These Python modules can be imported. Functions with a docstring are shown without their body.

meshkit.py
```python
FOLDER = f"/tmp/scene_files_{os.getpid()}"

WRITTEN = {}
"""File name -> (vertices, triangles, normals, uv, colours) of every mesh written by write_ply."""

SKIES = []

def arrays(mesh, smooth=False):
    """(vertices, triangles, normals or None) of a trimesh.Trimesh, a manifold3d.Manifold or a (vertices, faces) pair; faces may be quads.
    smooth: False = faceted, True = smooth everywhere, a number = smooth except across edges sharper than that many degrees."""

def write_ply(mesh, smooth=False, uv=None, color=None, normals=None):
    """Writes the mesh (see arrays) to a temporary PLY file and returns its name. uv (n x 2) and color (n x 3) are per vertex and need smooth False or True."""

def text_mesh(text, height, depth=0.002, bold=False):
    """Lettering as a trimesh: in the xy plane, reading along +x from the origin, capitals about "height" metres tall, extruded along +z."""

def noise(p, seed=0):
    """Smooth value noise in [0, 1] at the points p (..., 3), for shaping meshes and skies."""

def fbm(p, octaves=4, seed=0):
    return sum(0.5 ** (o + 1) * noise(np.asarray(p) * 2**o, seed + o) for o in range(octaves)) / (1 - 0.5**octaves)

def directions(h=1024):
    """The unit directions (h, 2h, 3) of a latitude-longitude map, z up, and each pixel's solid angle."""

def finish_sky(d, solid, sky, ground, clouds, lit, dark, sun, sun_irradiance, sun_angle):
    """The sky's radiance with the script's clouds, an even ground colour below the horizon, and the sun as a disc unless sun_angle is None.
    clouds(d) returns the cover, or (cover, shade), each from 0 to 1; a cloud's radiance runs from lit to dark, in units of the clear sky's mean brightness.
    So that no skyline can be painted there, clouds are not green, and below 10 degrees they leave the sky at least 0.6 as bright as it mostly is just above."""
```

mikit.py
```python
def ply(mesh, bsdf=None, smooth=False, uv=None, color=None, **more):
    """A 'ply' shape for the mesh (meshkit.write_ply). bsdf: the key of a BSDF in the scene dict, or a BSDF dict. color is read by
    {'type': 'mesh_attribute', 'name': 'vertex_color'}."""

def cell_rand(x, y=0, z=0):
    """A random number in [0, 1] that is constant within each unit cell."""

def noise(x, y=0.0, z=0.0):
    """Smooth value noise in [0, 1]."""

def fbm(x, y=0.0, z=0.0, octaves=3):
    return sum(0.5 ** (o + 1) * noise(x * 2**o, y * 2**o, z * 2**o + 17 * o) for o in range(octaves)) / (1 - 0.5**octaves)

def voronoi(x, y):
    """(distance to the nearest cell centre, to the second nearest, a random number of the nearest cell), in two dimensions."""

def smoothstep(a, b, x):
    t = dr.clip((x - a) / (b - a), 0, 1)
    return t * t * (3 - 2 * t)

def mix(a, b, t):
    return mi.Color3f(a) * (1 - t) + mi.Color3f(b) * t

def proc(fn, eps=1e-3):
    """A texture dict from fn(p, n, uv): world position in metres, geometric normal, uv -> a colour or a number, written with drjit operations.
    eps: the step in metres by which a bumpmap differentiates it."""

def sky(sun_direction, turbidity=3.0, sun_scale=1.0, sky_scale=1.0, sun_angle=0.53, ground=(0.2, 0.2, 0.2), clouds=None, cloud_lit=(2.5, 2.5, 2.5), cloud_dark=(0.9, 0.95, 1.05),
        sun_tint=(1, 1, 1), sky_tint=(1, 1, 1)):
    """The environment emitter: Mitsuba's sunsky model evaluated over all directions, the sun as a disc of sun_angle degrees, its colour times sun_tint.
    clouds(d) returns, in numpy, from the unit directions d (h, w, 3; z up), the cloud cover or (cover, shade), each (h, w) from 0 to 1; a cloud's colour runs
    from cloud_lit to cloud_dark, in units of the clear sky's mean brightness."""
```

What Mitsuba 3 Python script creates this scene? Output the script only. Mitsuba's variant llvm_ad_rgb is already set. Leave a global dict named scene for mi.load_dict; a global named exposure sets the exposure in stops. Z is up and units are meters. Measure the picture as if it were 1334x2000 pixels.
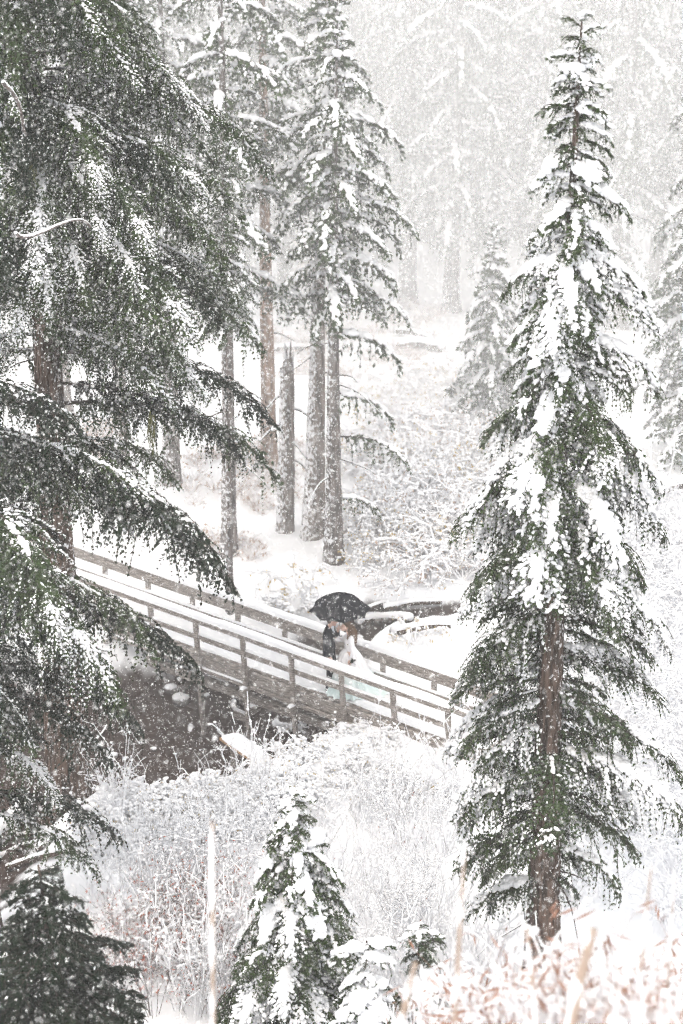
import math, random
import numpy as np
import trimesh
from scipy.interpolate import make_interp_spline
import manifold3d as m3
import drjit as dr
import mitsuba as mi
import mikit, meshkit
from mikit import noise, fbm, smoothstep, mix

T4 = mi.ScalarTransform4f
scene, labels = {}, {}

# ------------------------------------------------------------------ camera, sky, exposure
CAM_H, PITCH, FPX = 24.2, math.radians(23.0), 4722.0
C = np.array([0, 0, CAM_H])
FW = np.array([0, math.cos(PITCH), -math.sin(PITCH)])
UP = np.array([0, math.sin(PITCH), math.cos(PITCH)])
scene['camera'] = {
    'type': 'thinlens', 'fov_axis': 'y', 'fov': 2 * math.degrees(math.atan(1000 / FPX)),
    'to_world': T4().look_at(origin=C.tolist(), target=(C + FW).tolist(), up=[0, 0, 1]),
    'aperture_radius': 0.036, 'focus_distance': 45.0, 'near_clip': 0.5, 'far_clip': 2000.0,
    'medium': {'type': 'ref', 'id': 'haze_air'}}
scene['sky'] = mikit.sky([-0.25, -0.35, 0.9], turbidity=4, sun_scale=0.16, sun_angle=24, clouds=lambda d: 1.0,
                         cloud_lit=(2.36, 2.35, 2.35), ground=(0.75, 0.76, 0.78))
exposure = 2.42


def ray(u, v):
    d = FW - UP * (v - 1000) / FPX
    return d + np.array([1.0, 0, 0]) * (u - 667) / FPX


def PZ(u, v, z=0.0):                    # the point of height z seen at a photograph pixel
    d = ray(u, v)
    return C + d * (z - CAM_H) / d[2]


def PY(u, v, y):                        # the point at ground distance y seen at a photograph pixel
    d = ray(u, v)
    return C + d * y / d[1]


def sm(a, b, x):
    t = np.clip((np.asarray(x, float) - a) / (b - a), 0, 1)
    return t * t * (3 - 2 * t)


# ------------------------------------------------------------------ small mesh helpers
def cat(parts):
    vs, fs, n = [], [], 0
    for v, f in parts:
        v, f = np.asarray(v, float), np.asarray(f, int)
        if f.shape[1] == 4:
            f = np.vstack([f[:, [0, 1, 2]], f[:, [0, 2, 3]]])
        vs.append(v)
        fs.append(f + n)
        n += len(v)
    return (np.vstack(vs), np.vstack(fs))


def tube(pts, radii, sides=6, squash=1.0, cap=True):
    p = np.asarray(pts, float)
    n = len(p)
    r = np.broadcast_to(np.asarray(radii, float), (n,))
    t = np.gradient(p, axis=0)
    t /= np.linalg.norm(t, axis=1, keepdims=True) + 1e-12
    ref = np.where(np.abs(t[:, 2:]) < 0.95, [0, 0, 1.0], [0, 1.0, 0])
    a = np.cross(t, ref)
    a /= np.linalg.norm(a, axis=1, keepdims=True) + 1e-12
    b = np.cross(a, t)
    ang = np.arange(sides) * 2 * np.pi / sides + np.pi / 2
    v = p[:, None] + r[:, None, None] * (np.cos(ang)[None, :, None] * a[:, None] + squash * np.sin(ang)[None, :, None] * b[:, None])
    i, j = np.meshgrid(np.arange(n - 1), np.arange(sides), indexing='ij')
    q = np.stack([i * sides + j, i * sides + (j + 1) % sides, (i + 1) * sides + (j + 1) % sides, (i + 1) * sides + j], -1).reshape(-1, 4)
    v = v.reshape(-1, 3)
    f = np.vstack([q[:, [0, 2, 1]], q[:, [0, 3, 2]]])
    if cap:
        v = np.vstack([v, p[:1], p[-1:]])
        k = np.arange(sides)
        c0 = np.stack([np.full(sides, n * sides), k, (k + 1) % sides], 1)
        c1 = np.stack([np.full(sides, n * sides + 1), (n - 1) * sides + (k + 1) % sides, (n - 1) * sides + k], 1)
        f = np.vstack([f, c0, c1])
    return v, f


def beam(P, Q, w, h, up=(0, 0, 1), ch=0.008):
    """A chamfered board from P to Q, w wide, h high, P and Q on its centre line."""
    P, Q = np.asarray(P, float), np.asarray(Q, float)
    t = (Q - P) / np.linalg.norm(Q - P)
    a = np.cross(t, up)
    a /= np.linalg.norm(a)
    b = np.cross(a, t)
    x, y, c = w / 2, h / 2, min(ch, w / 4, h / 4)
    prof = [(-x + c, -y), (x - c, -y), (x, -y + c), (x, y - c), (x - c, y), (-x + c, y), (-x, y - c), (-x, -y + c)]
    v = np.array([E + a * px + b * py for E in (P, Q) for px, py in prof])
    f = [[k, (k + 1) % 8, 8 + (k + 1) % 8, 8 + k] for k in range(8)]
    tri = [[q[0], q[1], q[2]] for q in f] + [[q[0], q[2], q[3]] for q in f]
    tri += [[0, k + 1, k] for k in range(1, 7)] + [[8, 8 + k, 8 + k + 1] for k in range(1, 7)]
    return v, np.array(tri)


def snow_strip(P, Q, w, h, seed, step=0.12, drop=0.0):
    """A rounded, uneven ridge of snow lying along P-Q (points of the surface it lies on)."""
    P, Q = np.asarray(P, float), np.asarray(Q, float)
    L = np.linalg.norm(Q - P)
    n = max(5, int(L / step))
    t = (Q - P) / L
    a = np.cross(t, [0, 0, 1])
    a /= np.linalg.norm(a)
    b = np.cross(a, t)
    s = np.linspace(0, 1, n)
    hh = h * (0.75 + 0.55 * meshkit.fbm(np.stack([s * L * 1.3, s * 0 + seed, s * 0], 1), 3))
    ww = w * (0.94 + 0.12 * meshkit.noise(np.stack([s * L * 2.1, s * 0 + seed + 9, s * 0], 1)))
    end = np.minimum(1, np.minimum(s, 1 - s) * L / (0.35 * w + 0.02)) ** 0.5
    hh, ww = hh * (0.15 + 0.85 * end), ww * (0.75 + 0.25 * end)
    ang = np.linspace(0, np.pi, 9)
    cx, cy = np.sign(np.cos(ang)) * np.abs(np.cos(ang)) ** 0.6, np.sin(ang) ** 0.75
    prof = np.vstack([np.stack([cx, cy], 1), [[-0.9, -drop], [0.9, -drop]]]) if drop else np.vstack([np.stack([cx, cy], 1)])
    k = len(prof)
    v = (P + (Q - P) * s[:, None])[:, None] + ww[:, None, None] / 2 * prof[None, :, :1] * a + hh[:, None, None] * prof[None, :, 1:] * b
    i, j = np.meshgrid(np.arange(n - 1), np.arange(k), indexing='ij')
    q = np.stack([i * k + j, i * k + (j + 1) % k, (i + 1) * k + (j + 1) % k, (i + 1) * k + j], -1).reshape(-1, 4)
    f = np.vstack([q[:, [0, 1, 2]], q[:, [0, 2, 3]]])
    c0 = [[0, m + 1, m] for m in range(1, k - 1)]
    c1 = [[(n - 1) * k, (n - 1) * k + m, (n - 1) * k + m + 1] for m in range(1, k - 1)]
    return v.reshape(-1, 3), np.vstack([f, c0, c1])


ICO0 = trimesh.creation.icosphere(subdivisions=0)
ICO1 = trimesh.creation.icosphere(subdivisions=1)
ICO2 = trimesh.creation.icosphere(subdivisions=2)


def blobs(c, rad, rot, ico=ICO0, flat=0.75, rng=None):
    """Many lumps at once: centres (n, 3), radii (n, 2) along and across, rot (n,) yaw."""
    c, rad, rot = np.asarray(c, float), np.asarray(rad, float), np.asarray(rot, float)
    if len(c) == 0:
        return np.zeros((0, 3)), np.zeros((0, 3), int)
    iv, fi = np.array(ico.vertices), np.array(ico.faces)
    n, k = len(c), len(iv)
    loc = np.broadcast_to(iv, (n, k, 3)).copy()
    if rng is not None:
        loc *= rng.uniform(0.8, 1.18, (n, k, 1))
    loc[..., 0] *= rad[:, :1]
    loc[..., 1] *= rad[:, 1:2]
    loc[..., 2] *= rad[:, 1:2] * flat
    cs, sn = np.cos(rot)[:, None], np.sin(rot)[:, None]
    v = np.stack([loc[..., 0] * cs - loc[..., 1] * sn, loc[..., 0] * sn + loc[..., 1] * cs, loc[..., 2]], -1) + c[:, None]
    f = fi[None] + (np.arange(n) * k)[:, None, None]
    return v.reshape(-1, 3), f.reshape(-1, 3)


def diamonds(base, d, length, width, rng):
    """Small leaf-like diamonds: base (n, 3), direction d, length, width."""
    n = len(base)
    d = d / (np.linalg.norm(d, axis=1, keepdims=True) + 1e-9)
    r = rng.normal(size=(n, 3)) * [0.5, 0.5, 0.25] + [0, 0, 1.0]
    s = np.cross(d, r)
    s /= np.linalg.norm(s, axis=1, keepdims=True) + 1e-9
    L, W = np.broadcast_to(length, (n,))[:, None], np.broadcast_to(width, (n,))[:, None]
    m = base + d * L * 0.45
    v = np.stack([base, m + s * W, base + d * L, m - s * W], 1).reshape(-1, 3)
    q = np.arange(n)[:, None] * 4
    return v, np.vstack([q + [0, 1, 2], q + [0, 2, 3]])


def put(key, mesh, bsdf, smooth=False, **more):
    """One entry of the scene; a key already taken gets the next three-digit number."""
    k, n = key, 0
    while k in scene:
        n += 1
        k = f'{key}_{n:03d}'
    scene[k] = mikit.ply(mesh, bsdf, smooth=smooth, **more)
    return k


taken = {}


def fresh(name):
    n = taken.get(name, 0)
    taken[name] = n + 1
    return name if n == 0 else f'{name}_{n:03d}'


def tag(key, label=None, cat_=None, group=None, kind=None):
    d = {}
    for a, b in (('label', label), ('category', cat_), ('group', group), ('kind', kind)):
        if b:
            d[a] = b
    labels[key] = d


# ------------------------------------------------------------------ materials
def rgb(*c):
    return {'type': 'rgb', 'value': list(c)}


def mat(name, refl, two=True):
    b = {'type': 'diffuse', 'reflectance': refl}
    scene[name] = {'type': 'twosided', 'bsdf': b} if two else b
    return name


mat('snow', rgb(0.86, 0.87, 0.89))
scene['needles'] = {'type': 'twosided', 'bsdf': {'type': 'diffuse', 'reflectance': mikit.proc(
    lambda p, n, uv: mix((0.018, 0.029, 0.018), (0.064, 0.092, 0.036), fbm(p.x * 1.7, p.y * 1.7, p.z * 1.7, 3)) *
    (0.65 + 0.7 * mikit.cell_rand(p.x * 14, p.y * 14, p.z * 14)))}}
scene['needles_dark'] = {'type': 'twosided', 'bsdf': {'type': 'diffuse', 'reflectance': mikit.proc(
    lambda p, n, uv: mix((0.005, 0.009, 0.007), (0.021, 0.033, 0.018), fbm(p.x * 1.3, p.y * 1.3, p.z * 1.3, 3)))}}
mat('branch_wood', rgb(0.055, 0.045, 0.040))
mat('twig_wood', rgb(0.15, 0.13, 0.125))
mat('leaf_ochre', rgb(0.46, 0.33, 0.11))
mat('leaf_tan', rgb(0.40, 0.28, 0.21))
mat('leaf_red', rgb(0.36, 0.09, 0.05))
mat('grass_rust', rgb(0.29, 0.155, 0.11))
mat('stalk_tan', rgb(0.40, 0.31, 0.25))
mat('moss', rgb(0.11, 0.11, 0.045))


def bark_fn(lo, hi, snow_amt):
    def fn(p, n, uv):
        ang = fbm(p.x * 22, p.y * 22, p.z * 2.2, 3)
        c = mix(lo, hi, smoothstep(0.3, 0.75, ang))
        side = (n.x * -0.75 + n.y * -0.35) * 1.6 - 0.1
        s = smoothstep(0.60, 0.80, fbm(p.x * 21, p.y * 21, p.z * 13, 4) + snow_amt * side)
        return mix(c, (0.84, 0.85, 0.87), s * 0.8)
    return fn


for nm, lo, hi, am in (('bark', (0.065, 0.056, 0.052), (0.19, 0.162, 0.150), 0.14), ('bark_snowy', (0.08, 0.068, 0.06), (0.24, 0.20, 0.18), 0.22),
                       ('bark_dark', (0.035, 0.027, 0.022), (0.13, 0.092, 0.074), -0.06), ('bark_rust', (0.13, 0.085, 0.06), (0.32, 0.21, 0.155), 0.06)):
    scene[nm] = {'type': 'twosided', 'bsdf': {'type': 'diffuse', 'reflectance': mikit.proc(bark_fn(lo, hi, am))}}


def wood_fn(p, n, uv):
    g = fbm(p.x * 4 + p.y * 4, (p.x - p.y) * 9, p.z * 40, 3)
    return mix((0.155, 0.138, 0.127), (0.43, 0.39, 0.36), smoothstep(0.25, 0.8, g))


scene['weathered_wood'] = {'type': 'twosided', 'bsdf': {'type': 'diffuse', 'reflectance': mikit.proc(wood_fn)}}
scene['cut_wood'] = {'type': 'twosided', 'bsdf': {'type': 'diffuse', 'reflectance': mikit.proc(
    lambda p, n, uv: mix((0.28, 0.16, 0.08), (0.5, 0.33, 0.2), fbm(p.x * 5, p.y * 5, p.z * 40, 3)))}}
scene['rock'] = {'type': 'twosided', 'bsdf': {'type': 'diffuse', 'reflectance': mikit.proc(
    lambda p, n, uv: mix((0.06, 0.055, 0.055), (0.20, 0.185, 0.18), fbm(p.x * 6, p.y * 6, p.z * 6, 3)))}}

# ------------------------------------------------------------------ terrain
GULLY = np.array([PZ(u, v, z)[:2].tolist() + [hw, dp] for u, v, z, hw, dp in (
    (1020, 1190, -0.6, 0.3, 0.3), (850, 1210, -0.7, 0.42, 0.5), (745, 1232, -0.9, 0.62, 0.8), (650, 1295, -1.2, 0.95, 1.2), (560, 1375, -1.5, 1.7, 1.6),
    (440, 1450, -1.7, 3.0, 1.8), (300, 1475, -1.7, 3.3, 1.9), (150, 1490, -1.7, 2.9, 1.9), (20, 1535, -1.7, 2.7, 1.9),
    (-120, 1640, -1.7, 2.7, 1.9), (-350, 1850, -1.7, 4.0, 1.9))])


def gully(x, y):
    """(distance over half-width, depth) of the nearest stretch of the creek gully."""
    x, y = np.asarray(x, float), np.asarray(y, float)
    best, dep = np.full(x.shape, 9.0), np.zeros(x.shape)
    for a, b in zip(GULLY[:-1], GULLY[1:]):
        d = b[:2] - a[:2]
        t = np.clip(((x - a[0]) * d[0] + (y - a[1]) * d[1]) / (d @ d), 0, 1)
        q = np.hypot(x - a[0] - d[0] * t, y - a[1] - d[1] * t) / (a[2] + (b[2] - a[2]) * t)
        m = q < best
        best = np.where(m, q, best)
        dep = np.where(m, a[3] + (b[3] - a[3]) * t, dep)
    return best, dep


def ground_z(x, y, fine=True):
    x, y = np.asarray(x, float), np.asarray(y, float)
    hill = 22.35 - 0.652 * y
    flat = -0.35 + 0.10 * sm(36, 46, y) - 0.20 * np.maximum(y - 61, 0) + 0.20 * np.maximum(y - 104, 0) + 0.22 * np.maximum(y - 118, 0)
    flat = flat + 0.5 * sm(-3.5, -8, x) * sm(51, 58, y)
    z = np.where(hill > flat, hill, flat)
    k = 2.0
    e = np.clip(0.5 + 0.5 * (hill - flat) / k, 0, 1)
    z = flat + (hill - flat) * e + k * e * (1 - e) * 0.5
    q, dep = gully(x, y)
    z = z - dep * (1 - sm(0.45, 1.25, q))
    if fine:
        P = np.stack([x, y, 0 * x], -1)
        z = z + 0.80 * (meshkit.fbm(P * 0.28, 3, 3) - 0.5) * sm(0, 1, np.abs(y - 47) / 6 + np.abs(x) / 30) + 0.16 * (meshkit.fbm(P * 1.4, 3, 5) - 0.5)
    return z


def G(u, v):
    """The ground point seen at a photograph pixel."""
    d = ray(u, v)
    t = np.linspace(30, 230, 4000) / d[1]
    p = C + t[:, None] * d
    below = p[:, 2] < ground_z(p[:, 0], p[:, 1])
    return p[np.argmax(below)] if below.any() else p[-1]


def on_ground(x, y, dz=0.0):
    return np.array([x, y, float(ground_z(x, y)) + dz])


xs = np.unique(np.concatenate([np.linspace(-90, -14, 40), np.linspace(-14, 14, 150), np.linspace(14, 90, 40)]))
ys = np.unique(np.concatenate([np.linspace(-6, 33, 50), np.linspace(33, 64, 170), np.linspace(64, 130, 110), np.linspace(130, 320, 50)]))
X, Y = np.meshgrid(xs, ys)
Z = ground_z(X, Y)
nx, ny = len(xs), len(ys)
i, j = np.meshgrid(np.arange(ny - 1), np.arange(nx - 1), indexing='ij')
quad = np.stack([i * nx + j, i * nx + j + 1, (i + 1) * nx + j + 1, (i + 1) * nx + j], -1).reshape(-1, 4)


def ground_fn(p, n, uv):
    best = mi.Float(9)
    for a, b in zip(GULLY[:-1], GULLY[1:]):
        dx, dy = float(b[0] - a[0]), float(b[1] - a[1])
        t = dr.clip(((p.x - float(a[0])) * dx + (p.y - float(a[1])) * dy) / (dx * dx + dy * dy), 0, 1)
        d = dr.sqrt(dr.square(p.x - float(a[0]) - dx * t) + dr.square(p.y - float(a[1]) - dy * t))
        best = dr.minimum(best, d / (float(a[2]) + float(b[2] - a[2]) * t))
    soil = mix((0.030, 0.022, 0.020), (0.085, 0.064, 0.056), fbm(p.x * 3, p.y * 3, p.z * 3, 4))
    k = smoothstep(0.82, 1.0, best + 0.45 * (fbm(p.x * 1.6, p.y * 1.6, 0, 4) - 0.5))
    k = dr.maximum(k, smoothstep(0.70, 0.78, fbm(p.x * 2.3 + 7, p.y * 2.3, 0, 4)))
    return mix(soil, (0.86, 0.87, 0.89), k)


scene['ground_snow'] = {'type': 'twosided', 'bsdf': {'type': 'diffuse', 'reflectance': mikit.proc(ground_fn)}}
put('ground', (np.stack([X, Y, Z], -1).reshape(-1, 3), quad), 'ground_snow', smooth=True)
tag('ground', 'snow covered ground with a bare brown creek gully', None, None, 'structure')


# ------------------------------------------------------------------ conifer boughs
def bough(L, seed, style):
    """A bough from the origin along +x to (L, 0, 0): wood, needles and the snow that lies on it."""
    rng = np.random.default_rng(seed)
    S = dict(arch=0.10, width=0.30, sp=0.11, step=0.046, el=0.085, ew=0.017, hang=0.25, snow=0.6, sr=0.030, cap=0.5, sag=0.45, keep=1.0, hangn=0.35, sub=1, frost=0.0)
    S.update(style)
    t = np.linspace(0, 1, 14)

    def A(t):
        z = S['arch'] * L * 4.2 * t ** 0.85 * (1 - t) * (0.55 + 0.6 * t)
        return np.stack([L * t, 0.03 * L * np.sin(t * 3 + seed), z], -1)
    wood = [tube(A(t), np.linspace(0.012 + 0.006 * L, 0.004, 14), 5)]
    ns = max(4, int(L / S['sp']))
    base, dirs, lens = [], [], []
    sc, sr_, sa = [], [], []
    hb, hl = [], []
    patch = rng.uniform(0, 100)
    for side in (-1, 1):
        for k in range(ns):
            tk = 0.08 + 0.90 * min(0.99, (k + rng.uniform(-0.8, 1.8)) / ns) if k else 0.12
            if rng.random() > S['keep']:
                continue
            prof = np.sin(np.pi * min(1, tk ** 0.75 * 0.97 + 0.02)) ** 0.7 * (1 - 0.35 * tk) + 0.10
            l = S['width'] * (L ** 0.75) * prof * rng.uniform(0.35, 1.45)
            an = side * math.radians(rng.uniform(26, 76) - 18 * tk)
            d = np.array([math.cos(an), math.sin(an), 0])
            o = A(np.array([tk]))[0]
            m = max(3, int(l / S['step']))
            s = np.linspace(0.0, 1, m)
            sag = S['sag'] * l * rng.uniform(0.15, 1.5)
            P = o + d * (s * l)[:, None] + np.stack([0 * s, 0 * s, 0.10 * l * np.sin(s * np.pi) - sag * s ** 1.8], -1)
            P = P + np.cross(d, [0, 0, 1.0]) * (side * l * rng.uniform(-0.05, 0.40) * s ** 2 + 0.03 * l * np.sin(s * 9 + k))[:, None]
            wood.append(tube(P[::max(1, m // 3)], 0.005, 3, cap=False))
            dd = np.gradient(P, axis=0)
            dd /= np.linalg.norm(dd, axis=1, keepdims=True)
            side_v = np.cross(dd, [0, 0, 1.0])
            for q in (-1, 1):
                base.append(P)
                dirs.append(dd * 0.75 + q * side_v * rng.uniform(0.45, 0.9, (m, 1)) + rng.normal(size=(m, 3)) * 0.18 + [0, 0, -0.22])
                lens.append(S['el'] * rng.uniform(0.7, 1.3, m) * (1.05 - 0.45 * s))
            # strands that hang from the twig
            for _ in range(rng.poisson(S['hangn'] * m * 0.35)):
                w = rng.uniform(0.1, 1)
                hb.append(P[int(w * (m - 1))])
                hl.append(S['hang'] * rng.uniform(0.35, 1.3) * min(1, l * 2 + 0.2))
            # snow on the twig: in patches, thinning out where the twig bends down
            pn = meshkit.noise(np.stack([P[:, 0] * 2.2 / max(0.6, L ** 0.5) + patch, P[:, 1] * 2.5, 0 * s], 1))
            on = (pn + rng.uniform(-0.03, 0.03, m) < S['snow'] + 0.14 - 0.40 * s * S['sag'])
            r = S['sr'] * rng.uniform(0.6, 1.45, m) * (1.15 - 0.5 * s)
            c = P + np.stack([rng.normal(0, 0.8, m) * r, rng.normal(0, 0.8, m) * r, r * 0.55 + 0.004], -1)
            sc.append(c[on]); sr_.append(np.stack([r * rng.uniform(1.1, 2.1, m), r], -1)[on]); sa.append(np.full(on.sum(), an))
    # axis needles
    m = int(L / S['step'])
    ta = np.linspace(0.12, 1, m)
    P = A(ta)
    for q in (-1, 1):
        base.append(P)
        dirs.append(np.tile([0.8, 0.6 * q, -0.1], (m, 1)) + rng.normal(size=(m, 3)) * 0.2)
        lens.append(S['el'] * rng.uniform(0.8, 1.3, m))
    hang_s = []
    for b, l in zip(hb, hl):
        m = max(2, int(l / S['step']))
        s = np.linspace(0, 1, m)
        P = b + np.stack([0.25 * l * s * rng.normal(), 0.25 * l * s * rng.normal(), -l * s], -1)
        P = P + np.stack([0.10 * l * s, 0 * s, 0 * s], -1)
        for q in (-1, 1):
            base.append(P)
            ph = rng.uniform(0, 6.28)
            dirs.append(np.tile([0.6 * q * math.cos(ph), 0.6 * q * math.sin(ph), -0.8], (m, 1)) + rng.normal(size=(m, 3)) * 0.2)
            lens.append(S['el'] * rng.uniform(0.6, 1.1, m) * (1.05 - 0.5 * s))
        on = rng.random(m) < S['snow'] * 0.10
        r = S['sr'] * rng.uniform(0.4, 0.9, m)
        sc.append((P + [0, 0, 0.01])[on]); sr_.append(np.stack([r, r], -1)[on]); sa.append(np.zeros(on.sum()))
    # thick cap on the back of the bough
    if S['cap'] > 0:
        m = int(L / (S['sr'] * 1.3))
        ta = np.sort(rng.uniform(0.10, 0.99, m))
        keep = meshkit.noise(np.stack([ta * L * 1.2 + patch, 0 * ta, 0 * ta], 1)) < S['cap'] + 0.25
        ta = ta[keep]
        r = S['sr'] * (1.0 + S['cap'] * 1.6 * np.sin(np.pi * np.clip(ta, 0, 1) ** 0.8)) * rng.uniform(0.65, 1.3, len(ta))
        P = A(ta)
        off = rng.normal(0, 0.55, (len(ta), 1)) * r[:, None] * [0, 1, 0]
        sc.append(P + off + np.stack([0 * r, 0 * r, r * 0.45], -1)); sr_.append(np.stack([r * 1.4, r], -1)); sa.append(np.zeros(len(ta)))
    base, dirs, lens = np.vstack(base), np.vstack(dirs), np.concatenate(lens)
    fr = None
    if S['frost']:
        pf = meshkit.noise(base * [1.6, 1.6, 1.0] + patch + 40)
        on = rng.random(len(base)) < S['frost'] * np.clip(3.0 * pf - 0.6, 0.1, 1.6)
        fl = lens[on] * rng.uniform(0.4, 0.8, on.sum())
        fr = diamonds(base[on] + dirs[on] * (0.012 + 0.2 * lens[on])[:, None] + [0, 0, 0.010], dirs[on], fl, fl * 0.26, rng)
    if S['sub'] > 1:
        pick = rng.random(len(base)) < 1.0 / S['sub']
        base, dirs, lens = base[pick], dirs[pick], lens[pick] * S['sub'] ** 0.5
    nd = diamonds(base, dirs, lens, lens * (S['ew'] / S['el']) * (S['sub'] ** 0.5) * rng.uniform(0.8, 1.5, len(lens)), rng)
    sc, sr_, sa = np.vstack(sc), np.vstack(sr_), np.concatenate(sa)
    if S['sub'] > 1:
        pick = rng.random(len(sc)) < 1.0 / S['sub']
        sc, sr_, sa = sc[pick], sr_[pick] * S['sub'] ** 0.4, sa[pick]
    big = sr_[:, 1] > 0.055
    snow = cat([blobs(sc[~big], sr_[~big], sa[~big], ICO0, 0.8, rng), blobs(sc[big], sr_[big], sa[big], ICO1, 0.8, rng)])
    if fr is not None:
        snow = cat([snow, fr])
    return cat(wood), nd, snow


LENGTHS = (0.45, 0.85, 1.5, 2.5, 4.0)
STYLES = {
    'heaped': dict(frost=0.15, ew=0.019, arch=0.17, width=0.36, sp=0.065, snow=0.60, sr=0.034, cap=0.80, sag=0.60, hang=0.16, hangn=0.12),      # the spire on the right, the saplings
    'laden': dict(frost=0.20, ew=0.019, arch=0.15, width=0.38, sp=0.060, snow=0.33, sr=0.028, cap=0.40, sag=0.55, hang=0.16, hangn=0.15),
    'sheltered': dict(frost=0.08, ew=0.019, arch=0.10, width=0.42, sp=0.065, snow=0.07, sr=0.020, cap=0.08, sag=0.38, hang=0.14, hangn=0.12),
    'plastered': dict(frost=0.35, ew=0.022, arch=0.17, width=0.34, sp=0.060, snow=0.55, sr=0.022, cap=0.55, sag=0.70, hang=0.26, hangn=0.35),   # the hemlock upper left
    'frosted': dict(frost=0.20, ew=0.022, arch=0.16, width=0.32, sp=0.085, snow=0.28, sr=0.016, cap=0.50, sag=0.65, hang=0.34, hangn=0.40),
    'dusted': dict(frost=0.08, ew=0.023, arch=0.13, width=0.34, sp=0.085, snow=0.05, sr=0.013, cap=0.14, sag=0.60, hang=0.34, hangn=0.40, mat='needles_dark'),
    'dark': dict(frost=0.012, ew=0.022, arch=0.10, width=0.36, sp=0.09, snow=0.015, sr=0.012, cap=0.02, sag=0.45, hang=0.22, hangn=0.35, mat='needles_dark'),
    'misty': dict(arch=0.17, width=0.34, sp=0.12, step=0.055, el=0.11, ew=0.024, snow=0.52, sr=0.030, cap=0.65, sag=0.70, hang=0.28, hangn=0.25, sub=1.7),
    'bare': dict(arch=0.13, width=0.42, sp=0.20, step=0.08, el=0.10, ew=0.020, snow=0.65, sr=0.028, cap=0.45, sag=0.7, hang=0.45, hangn=0.25, sub=2.0),
}
SPIRE = (('heaped', 0.42), ('laden', 0.50), ('sheltered', 0.08))
UPPER = (('plastered', 0.26), ('frosted', 0.52), ('dusted', 0.22))
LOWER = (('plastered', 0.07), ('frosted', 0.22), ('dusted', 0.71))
groups = {}


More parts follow.
